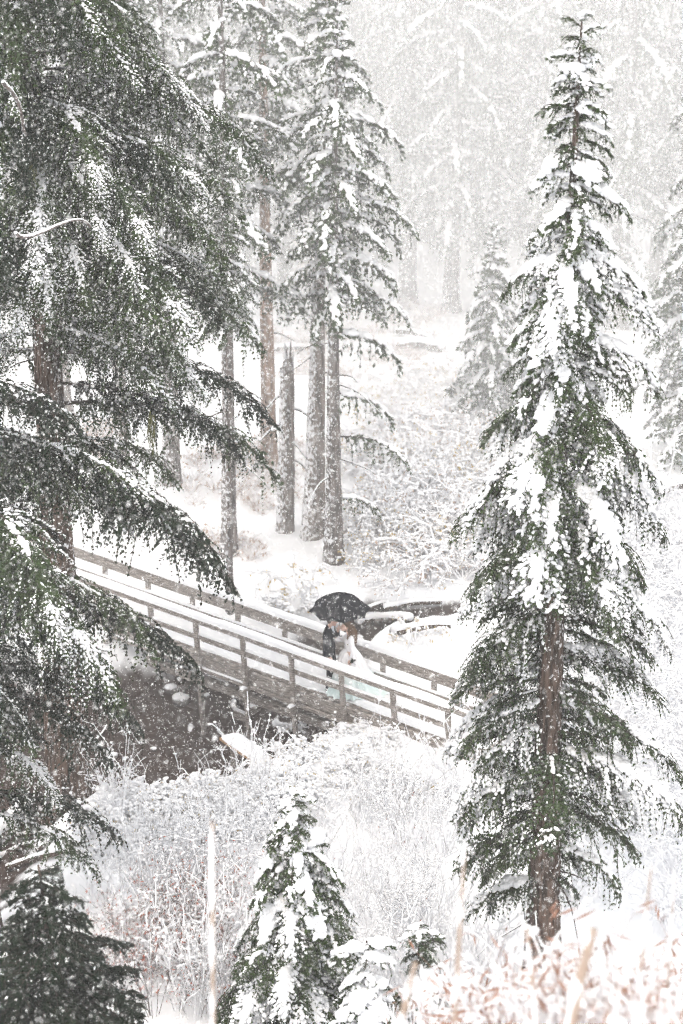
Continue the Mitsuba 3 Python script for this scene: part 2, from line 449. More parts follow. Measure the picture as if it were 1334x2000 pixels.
def bough_group(style, L, var):
    k = min(range(len(LENGTHS)), key=lambda i: abs(math.log(LENGTHS[i] / L)))
    key = f'bough_source_{style}_{k}_{var}'
    if key not in groups:
        groups[key] = LENGTHS[k]
        w, n, s = bough(LENGTHS[k], hash_seed(style, k, var), STYLES[style])
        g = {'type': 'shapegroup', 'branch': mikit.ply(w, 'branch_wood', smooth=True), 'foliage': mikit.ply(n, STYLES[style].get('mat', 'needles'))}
        if len(s[1]):
            g['snow'] = mikit.ply(s, 'snow', smooth=True)
        scene[key] = g
    return key, LENGTHS[k]


def hash_seed(style, k, var):
    return sum(ord(c) * (i + 3) for i, c in enumerate(style)) * 31 + k * 7 + var


def place_bough(key, style, S, Tp, var, roll=0.0):
    S, Tp = np.asarray(S, float), np.asarray(Tp, float)
    d = Tp - S
    L = np.linalg.norm(d)
    g, L0 = bough_group(style, L, var)
    x = d / L
    y = np.cross([0, 0, 1.0], x)
    y /= np.linalg.norm(y) + 1e-9
    z = np.cross(x, y)
    cr, sr = math.cos(roll), math.sin(roll)
    M = np.eye(4)
    s = L / L0
    M[:3, 0], M[:3, 1], M[:3, 2], M[:3, 3] = x * s, (y * cr + z * sr) * s, (z * cr - y * sr) * s, S
    scene[key] = {'type': 'instance', 'to_world': T4(M.tolist()), 'g': {'type': 'ref', 'id': g}}


def trunk_mesh(base, top, r0, r1, seed, sides=18, rings=40, flare=0.5, bend=0.1, broken=False):
    rng = np.random.default_rng(seed)
    s = np.linspace(0, 1, rings)
    H = np.linalg.norm(np.subtract(top, base))
    ax = np.asarray(base, float) + (np.asarray(top, float) - base) * s[:, None]
    ax[:, 0] += bend * np.sin(s * 3.1) * rng.uniform(-1, 1)
    ax[:, 1] += bend * np.sin(s * 2.3) * rng.uniform(-1, 1)
    r = r0 + (r1 - r0) * s ** 0.9 + r0 * flare * np.exp(-s * H / 0.45)
    a = np.arange(sides) * 2 * np.pi / sides
    dirs = np.stack([np.cos(a), np.sin(a), 0 * a], 1)
    P = ax[:, None] + r[:, None, None] * dirs[None]
    nz = meshkit.fbm(np.concatenate([P[..., :2] * 7, P[..., 2:] * 1.4], -1), 3, seed % 50)
    P = ax[:, None] + (r[:, None] * (0.86 + 0.30 * nz))[..., None] * dirs[None]
    if broken:
        P[-1, :, 2] += rng.uniform(-1.3, 0.8, sides) * np.repeat(rng.uniform(0.4, 1, sides // 3 + 1), 3)[:sides]
        P[-2, :, 2] -= 0.25
    v = P.reshape(-1, 3)
    i, j = np.meshgrid(np.arange(rings - 1), np.arange(sides), indexing='ij')
    q = np.stack([i * sides + j, i * sides + (j + 1) % sides, (i + 1) * sides + (j + 1) % sides, (i + 1) * sides + j], -1).reshape(-1, 4)
    f = np.vstack([q[:, [0, 1, 2]], q[:, [0, 2, 3]]])
    c = P[-1].mean(0) - [0, 0, 0.25 if broken else 0]
    v = np.vstack([v, [c]])
    k = np.arange(sides)
    f = np.vstack([f, np.stack([(rings - 1) * sides + k, (rings - 1) * sides + (k + 1) % sides, np.full(sides, len(v) - 1)], 1)])
    return (v, f), ax


def conifer(name, label, base, H, r0, crown, n, style, seed, lean=(0, 0), tips=(), parts=False, bark='bark', drop=0.45, group=None, top_up=True,
            low=None, az=None, cat_='tree', dead=0, rmin=0.72):
    """crown: [(height, radius)...] from bottom to top; tips: hand-placed bough ends (u, v, distance)."""
    rng = np.random.default_rng(seed)
    key = fresh(name)
    base = np.asarray(base, float)
    top = base + [lean[0], lean[1], H]
    (mesh, ax) = trunk_mesh(base - [0, 0, 0.3], top, r0, 0.012, seed)
    put(f'{key}__trunk', mesh, bark, smooth=True)
    tag(key, label, cat_, group)

    def axis(h):
        s = np.clip((h + 0.3) / (H + 0.3), 0, 1) * (len(ax) - 1)
        k = min(int(s), len(ax) - 2)
        return ax[k] + (ax[k + 1] - ax[k]) * (s - k)
    hs, rs = [c[0] for c in crown], [c[1] for c in crown]
    cnt = 0

    def add(S, Tp, roll=0.0, st=None):
        nonlocal cnt
        nm = f'{key}__bough' if cnt == 0 else f'{key}__bough_{cnt:03d}'
        if not parts:
            nm = f'{key}__crown__{cnt + 1:03d}'
        st = st or style
        if not isinstance(st, str):
            st = st[int(np.searchsorted(np.cumsum([q[1] for q in st]), rng.random() * 0.999))][0]
        place_bough(nm, st, S, Tp, int(rng.integers(0, 3)), roll)
        cnt += 1
    for (u, v, y, *st) in tips:
        Tp = PY(u, v, y)
        hor = np.hypot(Tp[0] - base[0], Tp[1] - base[1])
        h = min(H - 0.2, Tp[2] - base[2] + drop * hor * rng.uniform(0.8, 1.1))
        add(axis(h), Tp, 0.0, st[0] if st else None)
    # random boughs, evenly over the height where the crown is wide
    grid = np.linspace(hs[0], hs[-1], 400)
    w = np.interp(grid, hs, rs) ** 0.55 + 0.15
    cum = np.cumsum(w) / w.sum()
    phi = rng.uniform(0, 6.28)
    for k in range(n):
        h = float(np.interp((k + rng.uniform(0, 1)) / n, cum, grid))
        phi += 2.399963 + rng.normal(0, 0.25)
        if az is not None:
            phi_u = az[0] + (az[1] - az[0]) * ((phi / 6.28318) % 1.0)
        else:
            phi_u = phi
        R = float(np.interp(h, hs, rs)) * rng.uniform(rmin, 1.12)
        st = None
        if low and h < low[0]:                  # sheltered, thinner boughs low on the trunk, hardly any on the side that faces the valley
            if math.sin(phi_u) < -0.45 and rng.random() < 0.96:
                continue
            st = low[1] if rng.random() < 0.7 else None
        if rng.random() < 0.2:
            R *= 0.6
        R = max(R, 0.18)
        rel = (h - hs[0]) / (hs[-1] - hs[0] + 1e-6)
        dk = drop * rng.uniform(0.65, 1.3) * (1 - 0.75 * max(0, rel - 0.8) / 0.2)
        S = axis(h)
        add(S, S + [R * math.cos(phi_u), R * math.sin(phi_u), -dk * R], rng.normal(0, 0.12), st)
    if top_up:
        rt = rs[-1] + 0.10
        for k in range(16 if H > 3.5 else 6):
            a = 2.4 * k + rng.uniform(0, 1)
            u_ = k / 15
            P0 = axis(H - 1.5 + 1.4 * u_) if H > 3.5 else axis(H - 0.35 + 0.05 * k)
            l = (rt + 0.22 * (1 - u_)) * rng.uniform(0.8, 1.2)
            add(P0, P0 + [l * math.cos(a), l * math.sin(a), -0.25 * l + 0.2 * u_])
    # dead limbs under the crown
    for k in range(dead):
        h = rng.uniform(max(0.6, hs[0] * 0.35), hs[0] + 1.5)
        a = rng.uniform(0, 6.28)
        l = rng.uniform(0.5, 1.7)
        P0 = axis(h)
        s = np.linspace(0, 1, 7)[:, None]
        P = P0 + s * l * np.array([math.cos(a), math.sin(a), -0.1]) + np.concatenate([0.06 * np.sin(s * 5 + k), 0 * s, -0.35 * l * s ** 2], 1)
        lk = put(f'{key}__dead_limb', tube(P, np.linspace(0.024, 0.006, 7), 5), 'branch_wood', smooth=True)
        if k % 3 == 0:
            put(f'{lk}__snow', tube(P + [0, 0, 0.018], np.linspace(0.022, 0.010, 7), 5), 'snow', smooth=True)
    return key


# ------------------------------------------------------------------ the trees
# right foreground spire
b = PZ(1058, 1925, -0.35)
yr = b[1]
conifer('spire_conifer', 'tall narrow snow laden conifer on the right with a long bare brown lower trunk', b, 17.25, 0.33,
        [(1.9, 1.15), (3.2, 1.5), (5.5, 1.6), (7.6, 1.65), (9.2, 1.55), (11.0, 1.25), (12.6, 0.95), (14.5, 0.68), (16.0, 0.42), (17.1, 0.2)], 250, SPIRE, 11, low=(8.4, 'sheltered'),
        lean=(0.05, 0.0), parts=True, bark='bark_dark', drop=0.68, dead=6,
        tips=[(1070, 262, yr), (1195, 285, yr), (1063, 350, yr), (1190, 345, yr), (1062, 450, yr - .2), (1228, 430, yr), (982, 585, yr), (1018, 690, yr - .2), (1262, 600, yr), (1283, 655, yr),
              (1006, 775, yr), (1284, 775, yr + .2), (962, 890, yr), (1280, 960, yr - .4), (884, 1060, yr - .2), (1296, 1060, yr), (930, 1200, yr), (922, 1320, yr - .5), (1308, 1285, yr - .3),
              (1292, 1380, yr), (905, 1480, yr - .3), (1330, 1530, yr), (902, 1640, yr), (1335, 1620, yr - .5), (915, 1790, yr), (1190, 930, yr - 1.6), (1010, 1000, yr - 1.2),
              (1075, 700, yr - 1.2), (1110, 650, yr - 1.2), (1045, 1180, yr - 1.6), (1200, 1250, yr - 1.6)])
# upper left hemlock, its trunk close to the left edge
b = on_ground(-5.7, 44.0)
ya = 44.0
conifer('hemlock_tree', 'huge dark hemlock filling the upper left with frosted drooping boughs', b, 25.0, 0.48,
        [(10.2, 2.6), (11.3, 3.6), (13, 3.8), (15.5, 3.4), (19, 2.6), (25, 0.4)], 112, UPPER, 23, low=(12.3, 'frosted'), parts=True, bark='bark_dark', drop=0.42, dead=8,
        tips=[(300, 70, ya), (335, 165, ya - .5), (375, 290, ya), (420, 330, ya + .4), (532, 352, ya), (475, 440, ya - .4), (440, 520, ya - 1.0), (470, 612, ya), (508, 690, ya - .3), (430, 640, ya - 1.2),
              (537, 835, ya), (543, 948, ya + .3), (470, 900, ya), (345, 955, ya), (400, 780, ya - 1), (300, 505, ya - 2.4, 'plastered'), (205, 392, ya - 2.6, 'plastered'), (180, 600, ya - 2.8, 'plastered'), (110, 655, ya - 3, 'plastered'), (40, 680, ya - 3, 'plastered'), (70, 560, ya - 3.4, 'plastered'), (215, 640, ya - 2.2, 'plastered'),
              (230, 90, ya - 2), (120, 90, ya - 3), (265, 930, ya - .4), (330, 800, ya - 1.5), (390, 470, ya - 1.6), (250, 700, ya - 2)])
# lower left hemlock in front of the bridge
b = on_ground(-6.7, 38.6)
yb = 38.6
conifer('drooping_hemlock', 'dark drooping hemlock at the lower left reaching in front of the bridge', b, 11.6, 0.34,
        [(3.8, 1.5), (6, 1.9), (9, 1.8), (10.5, 1.0), (11.5, 0.3)], 56, LOWER, 37, parts=True, bark='bark_dark', drop=0.55, dead=4,
        tips=[(165, 855, yb), (180, 960, yb), (305, 1015, yb + .5), (365, 1075, yb + .6), (455, 1155, yb), (390, 1330, yb), (300, 1290, yb - .8),
              (245, 1400, yb - 1.5), (275, 1440, yb), (215, 1500, yb - .4), (235, 1650, yb), (190, 1720, yb - .4), (120, 1290, yb - 2.2), (60, 1250, yb - 2.4), (245, 1385, yb - 2.0, 'plastered'), (130, 1275, yb - 2.6, 'plastered'), (340, 1060, yb + .2), (400, 1112, yb + .4), (255, 1045, yb + .2), 
              (170, 905, yb - .3), (140, 860, yb + .5), (175, 1010, yb - .4), (30, 1040, yb - 1)])
# near dark conifer in the bottom left corner
b = on_ground(-4.15, 28.5)
conifer('shadowed_conifer', 'near black conifer in the bottom left corner with hardly any snow', b, 3.25, 0.12,
        [(0.1, 1.7), (1.0, 1.45), (2.0, 1.0), (2.8, 0.5), (3.2, 0.15)], 110, 'dark', 41, parts=True, bark='bark_dark', drop=0.25)
# saplings
b = on_ground(PY(598, 1990, 33.6)[0], 33.6)
conifer('snowy_sapling', 'young bushy conifer under thick clumps of snow at the bottom centre', b, CAM_H - 33.6 * math.tan(math.radians(23) + math.atan(545 / FPX)) - b[2], 0.075,
        [(0.15, 1.4), (1.2, 1.3), (2.2, 1.12), (3.2, 0.8), (4.0, 0.48), (4.6, 0.15)], 135, (('heaped', 0.4), ('laden', 0.6)), 53, parts=True, bark='bark_dark', drop=0.75, lean=(-0.12, 0), rmin=0.8)
b = on_ground(PY(815, 2010, 32.0)[0], 32.0)
conifer('snowy_sapling', 'small conifer sapling bowed with snow between the bushy sapling and the spire', b, CAM_H - 32.0 * math.tan(math.radians(23) + math.atan(815 / FPX)) - b[2], 0.05,
        [(0.1, 0.62), (0.9, 0.5), (1.6, 0.28), (2.2, 0.1)], 36, (('heaped', 0.6), ('laden', 0.4)), 59, parts=True, bark='bark_dark', drop=0.8)
b = on_ground(PY(715, 2060, 31.0)[0], 31.0)
conifer('snowy_sapling', 'low snow covered conifer sapling at the bottom edge left of the bowed sapling', b, 1.75, 0.04,
        [(0.1, 0.75), (0.9, 0.5), (1.6, 0.12)], 30, 'heaped', 61, bark='bark_dark', drop=0.6)
# middle distance
b = G(652, 1098)
conifer('slender_conifer', 'tall slender conifer in the centre with snow bowed boughs over a long bare trunk', b, 13.9, 0.235,
        [(6.6, 1.2), (7.6, 1.75), (9.0, 1.6), (10.6, 1.25), (12.2, 0.75), (13.8, 0.15)], 45, 'misty', 71, lean=(0.1, 0), parts=True, drop=0.55, dead=10,
        tips=[(562, 420, b[1]), (785, 300, b[1]), (745, 215, b[1]), (590, 330, b[1]), (775, 400, b[1]), (815, 470, b[1]), (570, 490, b[1]), (800, 640, b[1]), (770, 560, b[1]), (765, 830, b[1]), (800, 920, b[1]), (780, 720, b[1]), (742, 1010, b[1])])
b = G(612, 1046)
conifer('leaning_conifer', 'thick grey trunked conifer just left of the slender central conifer', b, 14.5, 0.30, [(8.5, 1.2), (10, 1.5), (12, 1.2), (14.3, 0.2)], 34, 'misty', 73, lean=(0.35, 0), bark='bark_snowy', drop=0.5, dead=6)
b = G(447, 1083)
conifer('hazy_conifer', 'straight dark trunk standing on open snow left of the snag, its crown behind the hemlock', b, 18, 0.20, [(6.5, 1.6), (9, 2.1), (12, 1.9), (17.8, 0.3)], 44, 'misty', 79, drop=0.5, dead=4)
b = G(526, 905)
conifer('hazy_conifer', 'tall misty conifer with a rust brown lower trunk behind the snag', b, 19, 0.22, [(7.8, 1.4), (9, 2.0), (11, 2.0), (18.5, 0.3)], 46, 'misty', 83, bark='bark_rust', drop=0.5, dead=7)
b = on_ground(PY(432, 300, 51.5)[0], 51.5)
conifer('snow_tipped_conifer', 'thin pointed conifer top with snow tufts showing above the hemlock boughs', b, CAM_H - 51.5 * math.tan(math.radians(23) + math.atan(-785 / FPX)) - b[2], 0.09,
        [(7.2, 0.9), (8, 0.8), (9, 0.5), (11.2, 0.12)], 60, 'laden', 89, drop=0.6)
b = G(240, 985)
conifer('path_conifer', 'grey trunk with a snow wrapped foot beyond the left end of the bridge', b, 17, 0.22, [(5.5, 1.5), (8, 2.1), (12, 1.8), (16.8, 0.3)], 60, 'misty', 97, bark='bark_snowy', drop=0.5)
b = G(335, 945)
conifer('path_conifer', 'dark trunk half hidden under the hanging hemlock boughs, right of the snow footed trunk', b, 17, 0.24, [(6.5, 1.5), (9, 2.0), (16.8, 0.3)], 50, 'misty', 101, drop=0.5)
b = G(122, 830)
conifer('path_conifer', 'hazy trunk on the snow slope near the left edge', b, 17, 0.32, [(3.6, 1.5), (6, 2.2), (9, 2.2), (16.8, 0.3)], 70, 'misty', 103, bark='bark_snowy', drop=0.5)
b = G(955, 838)
conifer('hazy_small_conifer', 'small hazy white conifer standing left of the spire top', b, 6.3, 0.12, [(0.3, 1.5), (2.5, 1.15), (4.5, 0.6), (6.2, 0.1)], 90, 'misty', 107, drop=0.65)
b = on_ground(PY(1375, 900, 62)[0], 62.0)
conifer('edge_conifer', 'broad snow covered conifer cut off by the right edge', b, 16, 0.3, [(1.0, 2.2), (4, 2.0), (7, 1.65), (10, 1.3), (15.8, 0.2)], 150, 'misty', 109, drop=0.6)
# the far forest
rf = np.random.default_rng(5)
far = [(795, 590, 21), (880, 605, 22), (960, 600, 22), (1050, 610, 24), (1140, 600, 23), (1205, 640, 20), (1275, 620, 24), (1350, 640, 22), (740, 520, 21), (690, 480, 22), (600, 560, 21), (560, 590, 18),
       (835, 470, 24), (925, 480, 24), (1010, 470, 25), (1100, 480, 25), (1190, 470, 25), (1290, 490, 25), (1380, 500, 25), (640, 420, 22), (470, 560, 20), (390, 640, 19), (300, 700, 18),
       (780, 360, 26), (880, 350, 27), (1000, 350, 27), (1130, 340, 27), (560, 400, 24), (460, 450, 24), (340, 560, 22)]
words = ['pale grey', 'misty', 'faded', 'snow veiled', 'ghostly', 'frosted', 'dim']
for k, (u, v, H) in enumerate(far):
    b = G(u, v)
    st = 'bare' if k % 2 == 0 else 'misty'
    special = {0: 'far conifer whose bare grey trunk stands just above the big forest log', 1: 'far conifer whose trunk base shows just left of the small hazy conifer',
               8: 'far conifer at the upper centre just right of the tip of the slender conifer'}
    conifer('forest_conifer', special.get(k, 'tall snow frosted conifer fading into the falling snow in the far forest'), b, H + 5, rf.uniform(0.24, 0.42),
            [(rf.uniform(2.5, 5.5), 2.4), (7, 3.0), (11, 2.9), (16, 2.2), (H + 5, 0.2)], 66, st, 200 + k, bark='bark', drop=0.75, group='conifers of the far forest', rmin=0.6)


# snag: broken dead trunk
b = G(556, 1036)
key = fresh('snag')
m, ax = trunk_mesh(b - [0, 0, 0.3], b + [0.10, 0, 4.55], 0.235, 0.17, 7, 20, 46, 0.25, 0.05, broken=True)
put(f'{key}__trunk', m, 'bark_snowy', smooth=True)
for k, (h, a, l) in enumerate([(3.3, 0.2, 0.8), (2.9, 3.3, 0.7), (2.4, -0.4, 0.5), (3.6, 2.8, 0.5), (1.9, 0.3, 0.6)]):
    s = np.linspace(0, 1, 6)[:, None]
    P = b + [0.08, 0, h] + s * l * np.array([math.cos(a), math.sin(a), -0.55]) + np.concatenate([0 * s, 0 * s, 0.1 * np.sin(4 * s)], 1)
    lk = put(f'{key}__limb', tube(P, np.linspace(0.035, 0.012, 6), 6), 'branch_wood', smooth=True)
    put(f'{lk}__snow', tube(P + [0, 0, 0.03], np.linspace(0.035, 0.015, 6), 6), 'snow', smooth=True)
tag(key, 'broken topped dead trunk plastered with snow left of the thick grey trunk', 'dead tree')

# ------------------------------------------------------------------ the footbridge
BA, BL = 0.667, 1.38
BD = np.array([math.cos(BA), -math.sin(BA), 0.0])          # along the bridge, to the right and nearer
BN = np.array([-math.sin(BA), -math.cos(BA), 0.0])         # across it, towards the near side
B0 = np.array([-3.113, 48.996, 0.0])


def bp(i, n, z):
    return B0 + BD * BL * i + BN * n + np.array([0, 0, z])


K = 'footbridge'
tag(K, 'weathered wooden footbridge with snow capped railings crossing the creek gully', 'bridge')
put(f'{K}__deck', beam(bp(-5.2, -0.49, -0.035), bp(5.6, -0.49, -0.035), 0.96, 0.06), 'weathered_wood')
put(f'{K}__deck__snow', snow_strip(bp(-5.15, -0.50, -0.006), bp(5.55, -0.50, -0.006), 0.93, 0.07, 3), 'snow', smooth=30)
for n, nm in ((0.02, 'n'), (-1.0, 'f')):
    put(f'{K}__stringer', beam(bp(-5.2, n, -0.22), bp(5.5, n, -0.22), 0.09, 0.30), 'weathered_wood')
lg = put(f'{K}__ledge', beam(bp(-5.0, 0.10, -0.42), bp(4.6, 0.10, -0.42), 0.07, 0.09), 'weathered_wood')
put(f'{lg}__snow', snow_strip(bp(-5.0, 0.10, -0.376), bp(1.0, 0.10, -0.376), 0.06, 0.03, 5), 'snow', smooth=30)
put(f'{K}__lower_beam', beam(bp(-1.4, -0.25, -0.95), bp(4.2, -0.25, -0.85), 0.16, 0.2), 'weathered_wood')
for i in range(-4, 6):
    cb = put(f'{K}__crossbeam', beam(bp(i, -1.12, -0.47), bp(i, 0.34, -0.47), 0.11, 0.12), 'weathered_wood')
    put(f'{cb}__snow', snow_strip(bp(i, 0.13, -0.412), bp(i, 0.345, -0.412), 0.12, 0.06, 20 + i, step=0.05), 'snow', smooth=30)
for i in range(-4, 6):
    lean = 0.15 if i < 5 else 0.06
    gz = float(ground_z(*bp(i, 0.08, 0)[:2])) - 0.15
    foot = min(-0.45, gz) if i >= 0 else -0.5
    put(f'{K}__post', beam(bp(i, 0.10 + 0.16 * lean * foot, foot), bp(i, 0.10 + lean, 0.90), 0.095, 0.10, up=BD), 'weathered_wood')
put(f'{K}__handrail', beam(bp(-4.4, 0.235, 0.905), bp(5.12, 0.235, 0.905), 0.15, 0.045), 'weathered_wood')
put(f'{K}__handrail__snow', snow_strip(bp(-4.4, 0.235, 0.927), bp(5.10, 0.235, 0.927), 0.165, 0.135, 7), 'snow', smooth=30)
put(f'{K}__rail_board', beam(bp(-4.4, 0.285, 0.835), bp(5.1, 0.285, 0.850), 0.04, 0.065), 'weathered_wood')
put(f'{K}__rail_board', beam(bp(5.1, 0.20, 0.86), bp(5.95, 0.20, 0.80), 0.05, 0.10), 'weathered_wood')
mr = put(f'{K}__middle_rail', beam(bp(-4.4, 0.225, 0.43), bp(5.0, 0.165, 0.43), 0.04, 0.14), 'weathered_wood')
put(f'{mr}__snow', snow_strip(bp(-4.4, 0.225, 0.50), bp(5.0, 0.165, 0.50), 0.055, 0.055, 9), 'snow', smooth=30)
for i in range(-5, 7):
    put(f'{K}__post', beam(bp(i + 0.13, -1.0, -0.4), bp(i + 0.13, -1.0, 0.90), 0.095, 0.10, up=BD), 'weathered_wood')
put(f'{K}__handrail', beam(bp(-5.2, -0.98, 0.905), bp(6.4, -0.98, 0.905), 0.16, 0.045), 'weathered_wood')
put(f'{K}__handrail_001__snow', snow_strip(bp(-5.2, -0.98, 0.927), bp(6.35, -0.98, 0.927), 0.170, 0.125, 11), 'snow', smooth=30)
put(f'{K}__rail_board', beam(bp(-5.2, -0.93, 0.765), bp(6.4, -0.93, 0.765), 0.045, 0.225), 'weathered_wood')
mr = put(f'{K}__middle_rail', beam(bp(-5.2, -0.93, 0.34), bp(6.3, -0.93, 0.34), 0.04, 0.13), 'weathered_wood')
put(f'{mr}__snow', snow_strip(bp(-5.2, -0.93, 0.405), bp(6.3, -0.93, 0.405), 0.06, 0.05, 13), 'snow', smooth=30)

# ------------------------------------------------------------------ the couple
mat('skin', rgb(0.64, 0.43, 0.35))
mat('suit', rgb(0.022, 0.024, 0.030))
mat('shirt', rgb(0.75, 0.80, 0.88))
mat('shoe_leather', rgb(0.02, 0.018, 0.018))
mat('hair_dark', rgb(0.06, 0.04, 0.03))
mat('hair_brown', rgb(0.13, 0.085, 0.06))
mat('eye_dark', rgb(0.03, 0.02, 0.02))
mat('lips', rgb(0.5, 0.16, 0.14))
mat('lace_white', rgb(0.80, 0.79, 0.81))
scene['tulle'] = {'type': 'twosided', 'bsdf': {'type': 'diffuse', 'reflectance': mikit.proc(
    lambda p, n, uv: mix((0.71, 0.825, 0.82), (0.84, 0.83, 0.84), smoothstep(0.38, 0.80, p.z + 0.10 * noise(p.x * 9, p.y * 9, p.z))))}}


def bone(p, r, q, s):
    a = m3.Manifold.sphere(r, 20).translate(tuple(map(float, p)))
    b = m3.Manifold.sphere(s, 20).translate(tuple(map(float, q)))
    return m3.Manifold.batch_hull([a, b])


def chain(*pr):
    out = None
    for (p, r), (q, s) in zip(pr[:-1], pr[1:]):
        h = bone(p, r, q, s)
        out = h if out is None else out + h
    return out


def finish(man, M, length=0.02, it=8):
    m = man.refine_to_length(length).to_mesh()
    t = trimesh.Trimesh(m.vert_properties[:, :3], m.tri_verts, process=True)
    trimesh.smoothing.filter_taubin(t, iterations=it)
    t.apply_transform(M)
    return t


def frame(x, y, z, yaw):
    M = trimesh.transformations.rotation_matrix(yaw, [0, 0, 1])
    M[:3, 3] = (x, y, z)
    return M


def hand(w, d, s):
    """A relaxed hand from wrist w pointing along d; s = +1 or -1 puts the thumb in front or behind."""
    d = np.asarray(d, float) / np.linalg.norm(d)
    side = np.cross(d, [0, 1.0, 0]) * s
    side /= np.linalg.norm(side)
    curl = np.array([0, 1.0, 0]) * 0.3
    w = np.asarray(w, float)
    palm = m3.Manifold.batch_hull([m3.Manifold.sphere(r, 12).translate(tuple(w + d * a + side * b)) for a, b, r in ((0.0, 0, 0.026), (0.085, 0.03, 0.014), (0.085, -0.03, 0.014), (0.03, 0.025, 0.018))])
    for k, L in enumerate((0.070, 0.080, 0.074, 0.058)):
        o = w + d * 0.085 + side * (0.031 - 0.0205 * k)
        palm = palm + chain((o, 0.0095), (o + d * L * 0.55 + curl * 0.012, 0.0088), (o + d * L * 0.95 + curl * 0.07 * L / 0.07, 0.0075))
    o = w + d * 0.02 + side * 0.028
    return palm + chain((o, 0.012), (o + d * 0.035 + side * 0.022, 0.010), (o + d * 0.065 + side * 0.022, 0.008))


def head_shape(hx, hz, pitch):
    """A head centred at (hx, 0, hz) that faces +x: skull, jaw, brow, nose, chin, ears, neck left to the body."""
    parts = [((0.0, 0, 0.02), 0.092), ((-0.03, 0, 0.025), 0.09), ((0.045, 0, -0.075), 0.045), ((0.03, 0, -0.02), 0.075)]
    hd = m3.Manifold.batch_hull([m3.Manifold.sphere(r, 20).translate(p) for p, r in parts])
    hd = hd + chain(((0.090, 0, 0.02), 0.010), ((0.108, 0, -0.018), 0.014)) + chain(((0.075, -0.04, 0.035), 0.014), ((0.075, 0.04, 0.035), 0.014)) + m3.Manifold.sphere(0.026, 16).translate((0.072, 0, -0.092))
    hd = hd + m3.Manifold.sphere(0.012, 12).translate((0.088, 0, -0.052))
    for s in (-1, 1):
        hd = hd + chain(((-0.01, s * 0.085, 0.015), 0.016), ((-0.005, s * 0.085, -0.02), 0.012))
    return hd.rotate((0, pitch, 0)).translate((hx, 0, hz))


def extra(name, mesh_local, M, bsdf, smooth=True):
    t = mesh_local.copy() if isinstance(mesh_local, trimesh.Trimesh) else trimesh.Trimesh(*mesh_local, process=False)
    t.apply_transform(M)
    return put(name, t, bsdf, smooth=smooth)


Pm, Pw = PZ(643, 1346, 0.05), PZ(683, 1351, 0.05)
# the man: faces right, near arm hanging, far arm holding the umbrella
M = frame(Pm[0], Pm[1], 0.05, -0.08)
K = 'person'
legs = chain(((0.0, -0.09, 0.93), 0.085), ((0.03, -0.10, 0.50), 0.055), ((0.0, -0.10, 0.09), 0.040), ((0.13, -0.11, 0.04), 0.035)) + \
    chain(((0.0, 0.09, 0.93), 0.085), ((0.10, 0.10, 0.50), 0.055), ((0.02, 0.11, 0.09), 0.040), ((0.15, 0.12, 0.04), 0.035))
armn = (((0.01, -0.185, 1.44), 0.058), ((-0.05, -0.235, 1.15), 0.045), ((0.03, -0.225, 0.91), 0.030))
armf = (((0.01, 0.185, 1.44), 0.058), ((0.12, 0.235, 1.19), 0.045), ((0.185, 0.085, 1.37), 0.030))
torso = m3.Manifold.batch_hull([m3.Manifold.sphere(r, 20).translate(p) for p, r in (((0, -0.06, 0.98), 0.115), ((0, 0.06, 0.98), 0.115), ((0.01, -0.08, 1.32), 0.115), ((0.01, 0.08, 1.32), 0.115), ((0.0, -0.15, 1.44), 0.06), ((0.0, 0.15, 1.44), 0.06))])
neck = chain(((0.0, 0, 1.45), 0.062), ((0.045, 0, 1.60), 0.054))
hd = head_shape(0.075, 1.665, 12)
body = torso + legs + chain(*armn) + chain(*armf) + neck + hd + hand((0.03, -0.225, 0.90), (0.12, 0, -1), 1) + \
    hand((0.185, 0.085, 1.375), (0.35, -0.25, 0.9), 1)
put(f'{K}__body', finish(body, M, 0.022, 4), 'skin', smooth=True)
jac = m3.Manifold.batch_hull([m3.Manifold.sphere(r, 20).translate(p) for p, r in (((0, -0.075, 0.86), 0.135), ((0, 0.075, 0.86), 0.135), ((0, -0.065, 1.06), 0.132), ((0, 0.065, 1.06), 0.132))]) + \
    m3.Manifold.batch_hull([m3.Manifold.sphere(r, 20).translate(p) for p, r in (((0, -0.065, 1.04), 0.130), ((0, 0.065, 1.04), 0.130), ((0.0, -0.09, 1.32), 0.135), ((0.0, 0.09, 1.32), 0.135), ((-0.005, -0.16, 1.445), 0.072), ((-0.005, 0.16, 1.445), 0.072))]) + \
    chain(((0.01, -0.185, 1.44), 0.075), ((-0.05, -0.235, 1.15), 0.062), ((0.022, -0.226, 0.94), 0.047)) + chain(((0.01, 0.185, 1.44), 0.075), ((0.12, 0.235, 1.19), 0.062), ((0.175, 0.105, 1.34), 0.046)) + \
    chain(((-0.03, -0.05, 1.505), 0.03), ((-0.04, 0, 1.525), 0.035), ((-0.03, 0.05, 1.505), 0.03))
put(f'{K}__jacket', finish(jac, M, 0.022, 6), 'suit', smooth=True)
tro = chain(((0.0, -0.085, 0.92), 0.112), ((0.03, -0.10, 0.50), 0.080), ((0.0, -0.10, 0.10), 0.066)) + chain(((0.0, 0.085, 0.92), 0.112), ((0.10, 0.10, 0.50), 0.080), ((0.02, 0.11, 0.10), 0.066))
put(f'{K}__trousers', finish(tro, M, 0.025, 5), 'suit', smooth=True)
for y, x in ((-0.10, 0.0), (0.11, 0.02)):
    sh = m3.Manifold.batch_hull([m3.Manifold.sphere(r, 16).translate(p) for p, r in (((x - 0.03, y, 0.045), 0.045), ((x + 0.10, y - 0.01, 0.035), 0.042), ((x + 0.19, y - 0.01, 0.03), 0.032), ((x, y, 0.10), 0.05))])
    put(f'{K}__shoe', finish(sh, M, 0.02, 3), 'shoe_leather', smooth=True)
